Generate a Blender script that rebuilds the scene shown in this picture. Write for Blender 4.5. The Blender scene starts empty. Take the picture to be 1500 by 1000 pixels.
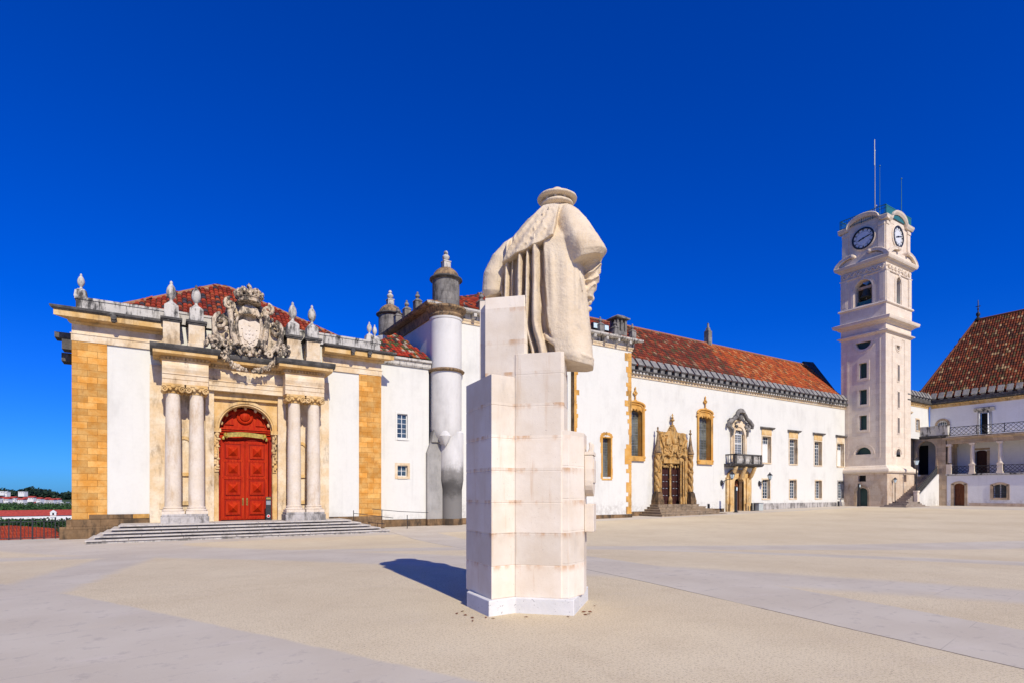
import bpy, bmesh, math, random
from mathutils import Vector, Matrix, noise
R = math.radians
random.seed(7)
scn = bpy.context.scene
COL = scn.collection

# ------------------------------------------------------------------ camera
YAW = math.atan(1290/815)                      # angle between the view and the long facades
cam = bpy.data.cameras.new('camera')
cam.sensor_width = 36.0
cam.lens = 815/1500*36
cam.shift_y = (722-500)/1500
cam.clip_start, cam.clip_end = 0.05, 30000
camo = bpy.data.objects.new('camera', cam)
COL.objects.link(camo)
camo.location = (0, 0, 1.6)
camo.rotation_euler = (R(90), 0, YAW-R(90))
scn.camera = camo

# ------------------------------------------------------------------ world and sun
SUN_EL, SUN_AZ = R(38.4), R(5.0)               # light travels towards +v, leaning to +u
scn.view_settings.view_transform = 'Standard'
scn.view_settings.look = 'None'
scn.view_settings.exposure = 0.12
scn.view_settings.gamma = 1
scn.render.film_transparent = False
W = bpy.data.worlds.new('World'); scn.world = W; W.use_nodes = True
nt = W.node_tree; nt.nodes.clear()
wo = nt.nodes.new('ShaderNodeOutputWorld'); bg = nt.nodes.new('ShaderNodeBackground')
sky = nt.nodes.new('ShaderNodeTexSky'); sky.sky_type = 'NISHITA'; sky.sun_disc = False
sky.sun_elevation = SUN_EL
sky.sun_rotation = math.pi + SUN_AZ
sky.altitude = 100; sky.air_density = 1.0; sky.dust_density = 0.35; sky.ozone_density = 6.0
gm = nt.nodes.new('ShaderNodeGamma'); gm.inputs[1].default_value = 0.92
hs = nt.nodes.new('ShaderNodeHueSaturation')
hs.inputs['Hue'].default_value = 0.5; hs.inputs['Saturation'].default_value = 1.45; hs.inputs['Value'].default_value = 1.0
tint = nt.nodes.new('ShaderNodeMix'); tint.data_type = 'RGBA'; tint.blend_type = 'MULTIPLY'
tint.inputs['Factor'].default_value = 1.0; tint.inputs['B'].default_value = (0.2, 0.70, 1.75, 1)
nt.links.new(sky.outputs[0], gm.inputs[0]); nt.links.new(gm.outputs[0], hs.inputs['Color'])
nt.links.new(hs.outputs[0], tint.inputs['A']); nt.links.new(tint.outputs['Result'], bg.inputs[0])
bg.inputs[1].default_value = 0.085
nt.links.new(bg.outputs[0], wo.inputs[0])
sl = bpy.data.lights.new('sun', 'SUN'); sl.energy = 4.5; sl.angle = R(0.5); sl.color = (1.0, 0.92, 0.765)
so = bpy.data.objects.new('sun', sl); COL.objects.link(so)
ldir = Vector((math.sin(SUN_AZ)*math.cos(SUN_EL), math.cos(SUN_AZ)*math.cos(SUN_EL), -math.sin(SUN_EL)))
so.rotation_euler = ldir.to_track_quat('-Z', 'Y').to_euler()
so.location = (-20, -40, 60)

# ------------------------------------------------------------------ materials
class NB:
    def __init__(s, name):
        s.m = bpy.data.materials.new(name); s.m.use_nodes = True
        s.t = s.m.node_tree; s.b = s.t.nodes['Principled BSDF']
        s.tc = s.t.nodes.new('ShaderNodeTexCoord')
        s.obj = s.tc.outputs['Object']
    def n(s, kind, **kw):
        x = s.t.nodes.new('ShaderNode'+kind)
        for k, v in kw.items():
            if hasattr(x, k) and k not in x.inputs: setattr(x, k, v)
            else: s.set(x.inputs[k], v)
        return x
    def set(s, sock, v):
        if isinstance(v, bpy.types.NodeSocket): s.t.links.new(v, sock)
        else:
            if hasattr(sock.default_value, '__len__') and hasattr(v, '__len__') and len(sock.default_value) == 4 and len(v) == 3: v = (*v, 1)
            sock.default_value = v
    def math(s, op, a, b=None, c=None, clamp=False):
        x = s.t.nodes.new('ShaderNodeMath'); x.operation = op; x.use_clamp = clamp
        for i, v in enumerate((a, b, c)):
            if v is not None: s.set(x.inputs[i], v)
        return x.outputs[0]
    def mix(s, f, a, b, blend='MIX'):
        x = s.t.nodes.new('ShaderNodeMix'); x.data_type = 'RGBA'; x.blend_type = blend
        s.set(x.inputs['Factor'], f); s.set(x.inputs['A'], a); s.set(x.inputs['B'], b)
        return x.outputs['Result']
    def scale(s, v, sc):
        x = s.t.nodes.new('ShaderNodeMapping'); s.set(x.inputs['Vector'], v); x.inputs['Scale'].default_value = sc
        return x.outputs[0]
    def noise(s, sc=1.0, vec=None, det=4, rough=0.6, stretch=None, dist=0.0):
        v = vec or s.obj
        if stretch: v = s.scale(v, stretch)
        x = s.n('TexNoise', Scale=sc, Detail=det, Roughness=rough, Distortion=dist); s.set(x.inputs['Vector'], v)
        return x.outputs[0]
    def ramp(s, f, lo, hi, a=0.0, b=1.0):
        x = s.t.nodes.new('ShaderNodeMapRange'); x.interpolation_type = 'SMOOTHSTEP'
        s.set(x.inputs[0], f)
        for i, v in enumerate((lo, hi, a, b)): s.set(x.inputs[i+1], v)
        return x.outputs[0]
    def wallvec(s):
        p = s.n('SeparateXYZ'); s.set(p.inputs[0], s.obj)
        c = s.n('CombineXYZ'); s.set(c.inputs[0], s.math('ADD', p.outputs[0], p.outputs[1])); s.set(c.inputs[1], p.outputs[2])
        return c.outputs[0], p
    def done(s, color, rough=0.85, bump=None, bstr=0.3, bdist=0.02, metal=0.0, spec=None):
        s.set(s.b.inputs['Base Color'], color); s.set(s.b.inputs['Roughness'], rough); s.b.inputs['Metallic'].default_value = metal
        if spec is not None: s.b.inputs['Specular IOR Level'].default_value = spec
        if bump is not None:
            x = s.n('Bump', Strength=bstr, Distance=bdist); s.set(x.inputs['Height'], bump)
            s.t.links.new(x.outputs[0], s.b.inputs['Normal'])
        return s.m

def mat_plaster(name, base=(.80, .79, .77), dirt=(.36, .34, .32), amount=.5, lo=.58, hi=.82):
    b = NB(name)
    st = b.noise(.9, stretch=(1, 1, .28), det=8, rough=.7)
    bl = b.noise(.35, det=6, rough=.65)
    f = b.math('MULTIPLY', b.ramp(b.math('ADD', b.math('MULTIPLY', st, .55), b.math('MULTIPLY', bl, .55)), lo, hi), amount)
    c = b.mix(f, base, dirt)
    c = b.mix(b.math('MULTIPLY', b.ramp(b.noise(6, det=5), .35, .75), .10), c, (.45, .43, .40))
    streak = b.ramp(b.noise(1.0, stretch=(2.2, 2.2, .09), det=7, rough=.65), .56, .74)
    c = b.mix(b.math('MULTIPLY', streak, .16), c, dirt)
    patch = b.ramp(b.noise(.28, det=2, dist=1.5), .50, .53)
    c = b.mix(b.math('MULTIPLY', patch, .07), c, (.55, .52, .47))
    sp = b.n('SeparateXYZ'); b.set(sp.inputs[0], b.obj)
    zz = b.math('ADD', sp.outputs[2], b.math('MULTIPLY', b.math('SUBTRACT', b.noise(1.1, det=8, rough=.7), .5), 2.6))
    damp = b.math('MULTIPLY', b.ramp(zz, .1, 1.1, 1.0, 0.0), b.ramp(b.noise(3.5, det=8, rough=.75), .40, .62))
    c = b.mix(b.math('MULTIPLY', damp, .55), c, (.36, .325, .285))
    return b.done(c, .92, b.noise(14, det=8), .12, .02, spec=.2)

def mat_stone(name, base, alt, dark=(.05, .048, .045), dk=.5, lo=.55, hi=.72, sc=1.0, brick=None, bump=.35, streak=.45, mortar=.6, vary=.2):
    b = NB(name)
    c = b.mix(b.ramp(b.noise(1.3*sc, det=5), .35, .68), base, alt)
    c = b.mix(b.math('MULTIPLY', b.ramp(b.noise(9*sc, det=6), .4, .75), .25), c, (base[0]*.6, base[1]*.55, base[2]*.5))
    if brick:
        v, _ = b.wallvec()
        br = b.n('TexBrick', offset=.5); b.set(br.inputs['Vector'], v)
        br.inputs['Scale'].default_value = 1; br.inputs['Brick Width'].default_value = brick[0]; br.inputs['Row Height'].default_value = brick[1]
        br.inputs['Mortar Size'].default_value = .012; br.inputs['Mortar Smooth'].default_value = .3; br.inputs['Bias'].default_value = 0
        br.inputs['Color1'].default_value = (1-1.4*vary, 1-1.4*vary, 1-1.4*vary, 1); br.inputs['Color2'].default_value = (1+.6*vary, 1+.5*vary, 1+.3*vary, 1); br.inputs['Mortar'].default_value = (mortar, mortar*.93, mortar*.85, 1)
        c = b.mix(1.0, c, br.outputs['Color'], 'MULTIPLY')
    s1 = b.noise(1.6*sc, stretch=(1.6, 1.6, streak), det=9, rough=.72)
    s2 = b.noise(.55*sc, det=5)
    f = b.math('MULTIPLY', b.ramp(b.math('ADD', b.math('MULTIPLY', s1, .65), b.math('MULTIPLY', s2, .4)), lo, hi), dk)
    c = b.mix(f, c, dark)
    h = b.noise(7*sc, det=9, rough=.7)
    if brick: h = b.math('SUBTRACT', h, b.math('MULTIPLY', br.outputs['Fac'], .5))
    return b.done(c, .9, h, bump, .03, spec=.2)

def mat_plain(name, col, rough=.6, var=.15, sc=6, metal=0.0, bump=.1, spec=None):
    b = NB(name)
    k = b.noise(sc, det=6)
    c = b.mix(b.ramp(k, .3, .75), tuple(x*(1-var) for x in col), tuple(min(1, x*(1+var)) for x in col))
    return b.done(c, rough, b.noise(sc*4, det=5), bump, .01, metal, spec)

def mat_turret_foot(name):
    b = NB(name)
    sp = b.n('SeparateXYZ'); b.set(sp.inputs[0], b.obj)
    n1 = b.noise(1.6, det=9, rough=.72); n2 = b.noise(.7, stretch=(1, 1, .4), det=6)
    z = b.math('ADD', sp.outputs[2], b.math('MULTIPLY', b.math('SUBTRACT', n1, .5), 1.8))
    c = b.mix(b.math('MULTIPLY', b.ramp(n2, .45, .7), .6), (.64, .625, .595), (.33, .32, .30))
    c = b.mix(b.ramp(z, 2.9, 3.9, .95, 0.0), c, (.20, .19, .175))
    c = b.mix(b.math('MULTIPLY', b.ramp(z, 2.0, 3.0, .9, 0.0), b.ramp(z, 1.0, 2.0, .25, 1.0)), c, (.07, .066, .062))
    return b.done(c, .93, b.noise(12, det=8), .2, .02, spec=.2)

def mat_tile(name):
    b = NB(name)
    a = b.n('Attribute', attribute_name='col')
    k = b.noise(5, det=6)
    c = b.mix(b.math('MULTIPLY', b.ramp(k, .45, .7), .45), a.outputs['Color'], (.075, .045, .03))
    c = b.mix(b.math('MULTIPLY', b.ramp(b.noise(1.1, det=5), .55, .75), .4), c, (.06, .05, .035))
    return b.done(c, .85, b.noise(25, det=4), .2, .01, spec=.25)

def mat_leaf(name):
    b = NB(name)
    a = b.n('Attribute', attribute_name='col')
    return b.done(a.outputs['Color'], .7, spec=.25)

def mat_glass(name, col=(.03, .045, .06)):
    b = NB(name)
    c = b.mix(b.ramp(b.noise(.8, det=2), .4, .6), col, tuple(x*2.2 for x in col))
    return b.done(c, .08, spec=.6)

def mat_door(name, a, c2, rough=.38):
    b = NB(name)
    g = b.noise(2.2, stretch=(6, 6, .5), det=7, dist=.6)
    c = b.mix(b.ramp(g, .3, .7), a, c2)
    c = b.mix(b.math('MULTIPLY', b.ramp(b.noise(1.2, det=5), .5, .75), .45), c, tuple(x*.35 for x in a))
    return b.done(c, rough, g, .12, .01, spec=.12)

def mat_statue(name):
    b = NB(name)
    c = b.mix(b.ramp(b.noise(1.8, det=6), .3, .7), (.66, .56, .435), (.74, .66, .55))
    sp = b.n('SeparateXYZ'); b.set(sp.inputs[0], b.obj)
    # rusty bleeding below the bed joints
    ph = b.math('FRACT', b.math('DIVIDE', b.math('ADD', sp.outputs[2], .225), .434))
    near = b.ramp(b.math('ABSOLUTE', b.math('SUBTRACT', ph, .97)), .0, .22, 1.0, 0.0)
    rn = b.ramp(b.noise(3.0, stretch=(1.3, 1.3, .5), det=6, rough=.7), .45, .66)
    c = b.mix(b.math('MULTIPLY', b.math('MULTIPLY', near, rn), .75), c, (.50, .27, .12))
    run = b.ramp(b.noise(2.3, stretch=(4.5, 4.5, .35), det=5), .57, .74)
    c = b.mix(b.math('MULTIPLY', run, .4), c, (.52, .33, .18))
    fl = b.math('FLOOR', b.math('DIVIDE', b.math('ADD', sp.outputs[2], .225), .434))
    wn = b.n('TexWhiteNoise', noise_dimensions='2D'); cv = b.n('CombineXYZ')
    b.set(cv.inputs[0], fl); b.set(wn.inputs[0], cv.outputs[0])
    tone = b.ramp(wn.outputs[0], 0, 1, .90, 1.06); tc = b.n('CombineXYZ')
    for k in range(3): b.set(tc.inputs[k], tone)
    c = b.mix(1.0, c, tc.outputs[0], 'MULTIPLY')
    gr = b.ramp(b.noise(1.1, stretch=(1.5, 1.5, .4), det=9, rough=.72), .54, .74)
    c = b.mix(b.math('MULTIPLY', gr, .4), c, (.36, .31, .26))
    pits = b.ramp(b.noise(42, det=3), .66, .72)
    c = b.mix(b.math('MULTIPLY', pits, .45), c, (.24, .2, .17))
    h = b.math('SUBTRACT', b.math('MULTIPLY', b.noise(10, det=9, rough=.7), .8), b.math('MULTIPLY', pits, .3))
    return b.done(c, .88, h, .28, .02, spec=.25)

def mat_figure(name):
    b = NB(name)
    c = b.mix(b.ramp(b.noise(2.2, det=6), .3, .7), (.60, .48, .33), (.69, .58, .43))
    c = b.mix(b.math('MULTIPLY', b.ramp(b.noise(1.3, stretch=(3, 3, .5), det=5), .58, .75), .4), c, (.46, .32, .2))
    g = b.ramp(b.noise(5, det=7, rough=.7), .54, .72)
    c = b.mix(b.math('MULTIPLY', g, .45), c, (.36, .32, .28))
    run = b.ramp(b.noise(2.6, stretch=(4, 4, .3), det=6, rough=.7), .56, .72)
    c = b.mix(b.math('MULTIPLY', run, .38), c, (.33, .29, .25))
    h = b.math('ADD', b.noise(14, det=9, rough=.75), b.math('MULTIPLY', b.noise(55, det=3), .5))
    return b.done(c, .9, h, .55, .02, spec=.2)

def mat_marble(name):
    b = NB(name)
    pits = b.ramp(b.noise(24, stretch=(1, 1, 1.6), det=4), .64, .69)
    c = b.mix(b.ramp(b.noise(3, det=6), .3, .7), (.60, .59, .565), (.68, .665, .64))
    c = b.mix(b.math('MULTIPLY', pits, .75), c, (.18, .17, .17))
    return b.done(c, .8, b.math('SUBTRACT', b.noise(12, det=8), pits), .3, .02)

# lines on the ground: a*x+b*y+c, positive on the paved side
def gline(p, q):
    (x0, y0), (x1, y1) = p, q
    a, b_ = y1-y0, x0-x1; l = math.hypot(a, b_); a, b_ = a/l, b_/l
    return a, b_, -(a*x0+b_*y0)
def mat_ground(name, strips, crack=None):
    b = NB(name)
    sp = b.n('SeparateXYZ'); b.set(sp.inputs[0], b.obj)
    jit = b.math('MULTIPLY', b.math('SUBTRACT', b.noise(2.2, det=7, rough=.7), .5), .55)
    total = None
    for lines, soft in strips:
        m = None
        for (a, c, d) in lines:
            v = b.math('ADD', b.math('MULTIPLY_ADD', sp.outputs[0], a, d), b.math('MULTIPLY', sp.outputs[1], c))
            v = b.math('ADD', v, b.math('MULTIPLY', jit, min(1.0, soft*6)))
            v = b.ramp(v, -soft, soft)
            m = v if m is None else b.math('MULTIPLY', m, v)
        total = m if total is None else b.math('MAXIMUM', total, m)
    big = b.noise(.22, det=5); med = b.noise(1.6, det=7, rough=.65); fine = b.noise(38, det=6, rough=.75); grit = b.noise(130, det=3)
    sand = b.mix(b.ramp(big, .3, .7), (.60, .495, .32), (.68, .58, .39))
    sand = b.mix(b.math('MULTIPLY', b.ramp(med, .45, .75), .4), sand, (.50, .405, .26))
    sand = b.mix(b.math('MULTIPLY', b.ramp(b.noise(.9, stretch=(1, 2.4, 1), det=8, rough=.7), .55, .75), .35), sand, (.55, .47, .37))
    sand = b.mix(b.math('MULTIPLY', b.ramp(fine, .50, .62), .55), sand, (.27, .20, .135))
    sand = b.mix(b.math('MULTIPLY', b.ramp(grit, .54, .64), .6), sand, (.72, .63, .50))
    sand = b.mix(b.math('MULTIPLY', b.ramp(b.noise(75, det=4, rough=.7), .56, .66), .5), sand, (.22, .165, .115))
    pav = b.mix(b.ramp(b.noise(.5, det=6), .3, .7), (.50, .435, .34), (.57, .51, .41))
    pav = b.mix(b.math('MULTIPLY', b.ramp(b.noise(1.3, stretch=(.5, 1.8, 1), det=8, rough=.7), .55, .74), .5), pav, (.60, .53, .46))
    pav = b.mix(b.math('MULTIPLY', b.ramp(b.noise(4.0, det=8, rough=.75), .52, .68), .5), pav, (.31, .265, .23))
    pav = b.mix(b.math('MULTIPLY', b.ramp(fine, .58, .72), .25), pav, (.3, .26, .24))
    jv = b.n('Mapping'); b.set(jv.inputs['Vector'], b.obj); jv.inputs['Rotation'].default_value = (0, 0, R(-9)); jv.inputs['Location'].default_value = (37.3, .31, 0)
    jb = b.n('TexBrick', offset=.37); b.set(jb.inputs['Vector'], jv.outputs[0]); jb.inputs['Scale'].default_value = 1; jb.inputs['Brick Width'].default_value = 90; jb.inputs['Row Height'].default_value = .85; jb.inputs['Mortar Size'].default_value = .006; jb.inputs['Mortar Smooth'].default_value = .6
    pav = b.mix(b.math('MULTIPLY', b.math('MULTIPLY', jb.outputs['Fac'], b.ramp(b.noise(.6, det=5), .42, .6)), .55), pav, (.27, .23, .205))
    pav = b.mix(b.math('MULTIPLY', b.ramp(grit, .54, .66), .3), pav, (.62, .56, .50))
    spill = b.ramp(b.noise(.8, det=8, rough=.72), .60, .74)
    tot2 = b.math('MULTIPLY', total, b.math('SUBTRACT', 1.0, b.math('MULTIPLY', spill, .45)))
    c = b.mix(tot2, sand, pav)
    if crack:
        (a, q, d) = crack
        v = b.math('ADD', b.math('MULTIPLY_ADD', sp.outputs[0], a, d), b.math('MULTIPLY', sp.outputs[1], q))
        v = b.math('ABSOLUTE', b.math('ADD', v, b.math('MULTIPLY', jit, .12)))
        c = b.mix(b.math('MULTIPLY', b.math('MULTIPLY', b.ramp(v, .006, .022, 1.0, 0.0), b.ramp(b.noise(.5, det=3), .38, .5)), .8), c, (.09, .07, .055))
    h = b.math('ADD', b.math('MULTIPLY', fine, .6), b.math('ADD', b.math('MULTIPLY', grit, .5), b.math('MULTIPLY', med, .8)))
    return b.done(c, .95, h, .35, .02, spec=.15)

M = {}
M['plaster'] = mat_plaster('white_plaster', (.665, .655, .60), (.33, .315, .28), .42, .52, .80)
M['plaster_shade_lift'] = mat_plaster('shade_lifted_plaster', (.80, .785, .76), (.42, .40, .37), .35, .54, .80)  # the white plaster again, colour lightened to lift the shaded wing
M['plaster_old'] = mat_plaster('stained_plaster', (.66, .645, .61), (.36, .345, .325), .65, .50, .78)
M['turret_foot'] = mat_turret_foot('sooty_turret_foot')
M['plaster_grey'] = mat_plaster('grey_render', (.36, .345, .32), (.16, .155, .145), .85, .46, .72)
M['plaster_black'] = mat_plaster('sooty_render', (.22, .21, .195), (.05, .048, .045), .95, .42, .62)
M['ashlar'] = mat_stone('yellow_ashlar', (.60, .27, .05), (.68, .40, .13), (.24, .13, .05), .5, .56, .74, brick=(.78, .31), mortar=.55, sc=1.5)
M['yellow'] = mat_stone('yellow_limestone', (.58, .29, .06), (.64, .38, .12), (.12, .075, .035), .8, .52, .70, bump=.5)
M['portalstone'] = mat_stone('carved_portal_stone', (.46, .25, .07), (.55, .36, .15), (.09, .06, .03), .9, .49, .66, sc=2.4, bump=.7)
M['lime'] = mat_stone('pale_limestone', (.64, .48, .29), (.72, .62, .47), (.15, .095, .05), .7, .525, .70)
M['limeyellow'] = mat_stone('honey_limestone', (.58, .36, .13), (.68, .50, .27), (.13, .075, .035), .7, .51, .69)
M['column'] = mat_stone('column_stone', (.68, .60, .50), (.64, .54, .41), (.42, .28, .15), .7, .53, .70, bump=.15)
M['weather'] = mat_stone('weathered_stone', (.50, .47, .42), (.58, .55, .49), (.035, .033, .032), .95, .50, .62, sc=1.6, streak=.3)
M['darkstone'] = mat_stone('blackened_stone', (.06, .057, .053), (.13, .12, .11), (.3, .29, .26), .5, .58, .66, sc=1.8, streak=.6)
M['greystone'] = mat_stone('grey_stone', (.20, .19, .18), (.28, .265, .245), (.045, .042, .04), .85, .48, .66, sc=1.4, brick=(.9, .5), mortar=.7)
M['merlon'] = mat_stone('lichened_grey_stone', (.21, .20, .19), (.29, .28, .26), (.04, .038, .036), .85, .50, .68, sc=1.6)
M['brownbase'] = mat_stone('stained_base_stone', (.20, .125, .065), (.30, .19, .10), (.045, .035, .025), .9, .46, .62, sc=1.3, brick=(1.1, .45), mortar=.5)
M['greybase'] = mat_stone('grey_base_stone', (.42, .39, .36), (.5, .47, .44), (.13, .12, .11), .9, .46, .62, sc=1.5)
M['step'] = mat_stone('step_stone', (.50, .46, .41), (.56, .52, .46), (.16, .145, .125), .8, .52, .70, sc=1.6, streak=1.0)
M['stepbrown'] = mat_stone('brown_step_stone', (.30, .22, .14), (.38, .29, .20), (.07, .055, .04), .85, .5, .68, sc=1.6, streak=1.0)
M['steptower'] = mat_stone('dark_step_stone', (.26, .21, .17), (.33, .27, .22), (.08, .065, .055), .8, .5, .7, sc=1.4, streak=1.0)
M['carved'] = mat_stone('carved_stone', (.57, .45, .31), (.64, .54, .41), (.05, .044, .038), .95, .47, .60, sc=2.6, streak=.8, bump=.7)
M['lichen'] = mat_stone('lichened_render', (.26, .17, .10), (.36, .24, .12), (.05, .045, .04), .9, .48, .62, sc=3)
M['tower'] = mat_stone('tower_limestone', (.70, .59, .47), (.76, .66, .54), (.46, .34, .23), .35, .58, .74, brick=(1.3, .62), bump=.1, mortar=.90, vary=.05)
M['towerbase'] = mat_stone('tower_base_stone', (.56, .43, .31), (.63, .52, .40), (.30, .17, .09), .65, .52, .70, brick=(1.2, .6), bump=.25, mortar=.85, vary=.08)
M['tan'] = mat_stone('tan_limestone', (.50, .37, .24), (.56, .44, .31), (.18, .11, .06), .6, .52, .7, brick=(.9, .5), mortar=.75)
M['statue'] = mat_statue('monument_stone')
M['figure'] = mat_figure('figure_stone')
M['marble'] = mat_marble('pitted_white_marble')
M['tile'] = mat_tile('clay_tile')
M['leaf'] = mat_leaf('leaf')
M['bark'] = mat_plain('bark', (.09, .06, .04), .9, .3)
M['glass'] = mat_glass('window_glass')
M['glassblue'] = mat_glass('leaded_glass', (.075, .08, .07))
M['dark'] = mat_plain('dark_interior', (.012, .011, .010), .9)
M['void'] = mat_plain('tower_shutter_green', (.01, .05, .045), .6)
M['white'] = mat_plain('white_paint', (.72, .72, .70), .5, .05)
M['iron'] = mat_plain('black_iron', (.018, .018, .02), .5, .3)
M['lead'] = mat_plain('leaded_bars', (.16, .17, .18), .6, .2)
M['teal'] = mat_plain('teal_painted_metal', (.02, .14, .15), .5, .2)
M['reddoor'] = mat_door('red_wood', (.34, .010, .002), (.45, .035, .004), .65)
M['reddark'] = mat_door('deep_shaded_red_wood', (.20, .008, .003), (.30, .015, .004), .6)  # door body, and groove shade painted round the panels
M['browndoor'] = mat_door('brown_wood', (.13, .045, .02), (.2, .07, .03), .5)
M['darkdoor'] = mat_door('dark_brown_wood', (.035, .014, .012), (.06, .022, .018), .5)
M['gold'] = mat_plain('gilded_plaque', (.38, .28, .05), .45, .35, 9)
M['brass'] = mat_plain('brass', (.45, .3, .08), .35, .2, metal=.8)
M['galv'] = mat_plain('grey_metal', (.3, .31, .32), .45, .15, metal=.3)
M['greybin'] = mat_plain('grey_green_paint', (.42, .45, .42), .5, .08)
M['lens'] = mat_plain('lamp_glass', (.55, .68, .72), .1, .1)
M['bronze'] = mat_plain('bronze', (.06, .075, .055), .5, .3, metal=.5)
M['clock'] = mat_plain('clock_enamel', (.68, .69, .68), .4, .06)
M['signred'] = mat_plain('sign_red', (.6, .03, .03), .4, .05)
M['terrain'] = mat_plain('far_fields', (.035, .065, .018), .95, .5, .02)
M['dryleaf'] = mat_plain('dry_leaf', (.20, .075, .03), .9, .3, 20)
M['drygrass'] = mat_plain('dry_grass', (.30, .20, .08), .95, .3, .05)
M['farwall'] = mat_plain('far_white_wall', (.72, .71, .70), .9, .05)
M['farroof'] = mat_plain('far_red_roof', (.36, .045, .03), .9, .25, 1.0)
M['orangeroof'] = mat_plain('orange_tiles', (.55, .10, .03), .9, .25, 2.0)

# ------------------------------------------------------------------ geometry helpers
class Fr:
    """wall frame: s along the wall, d outwards, h up"""
    def __init__(f, o, t, n): f.o, f.t, f.n = o, t, n
    def __call__(f, p):
        s, d, h = p
        return (f.o[0]+s*f.t[0]+d*f.n[0], f.o[1]+s*f.t[1]+d*f.n[1], h)
def facing(v): return Fr((0, v), (1, 0), (0, -1))        # wall in the plane y = v looking to -y, s = x
def west(u): return Fr((u, 0), (0, -1), (-1, 0))         # wall in the plane x = u looking to -x, s = -y

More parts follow.
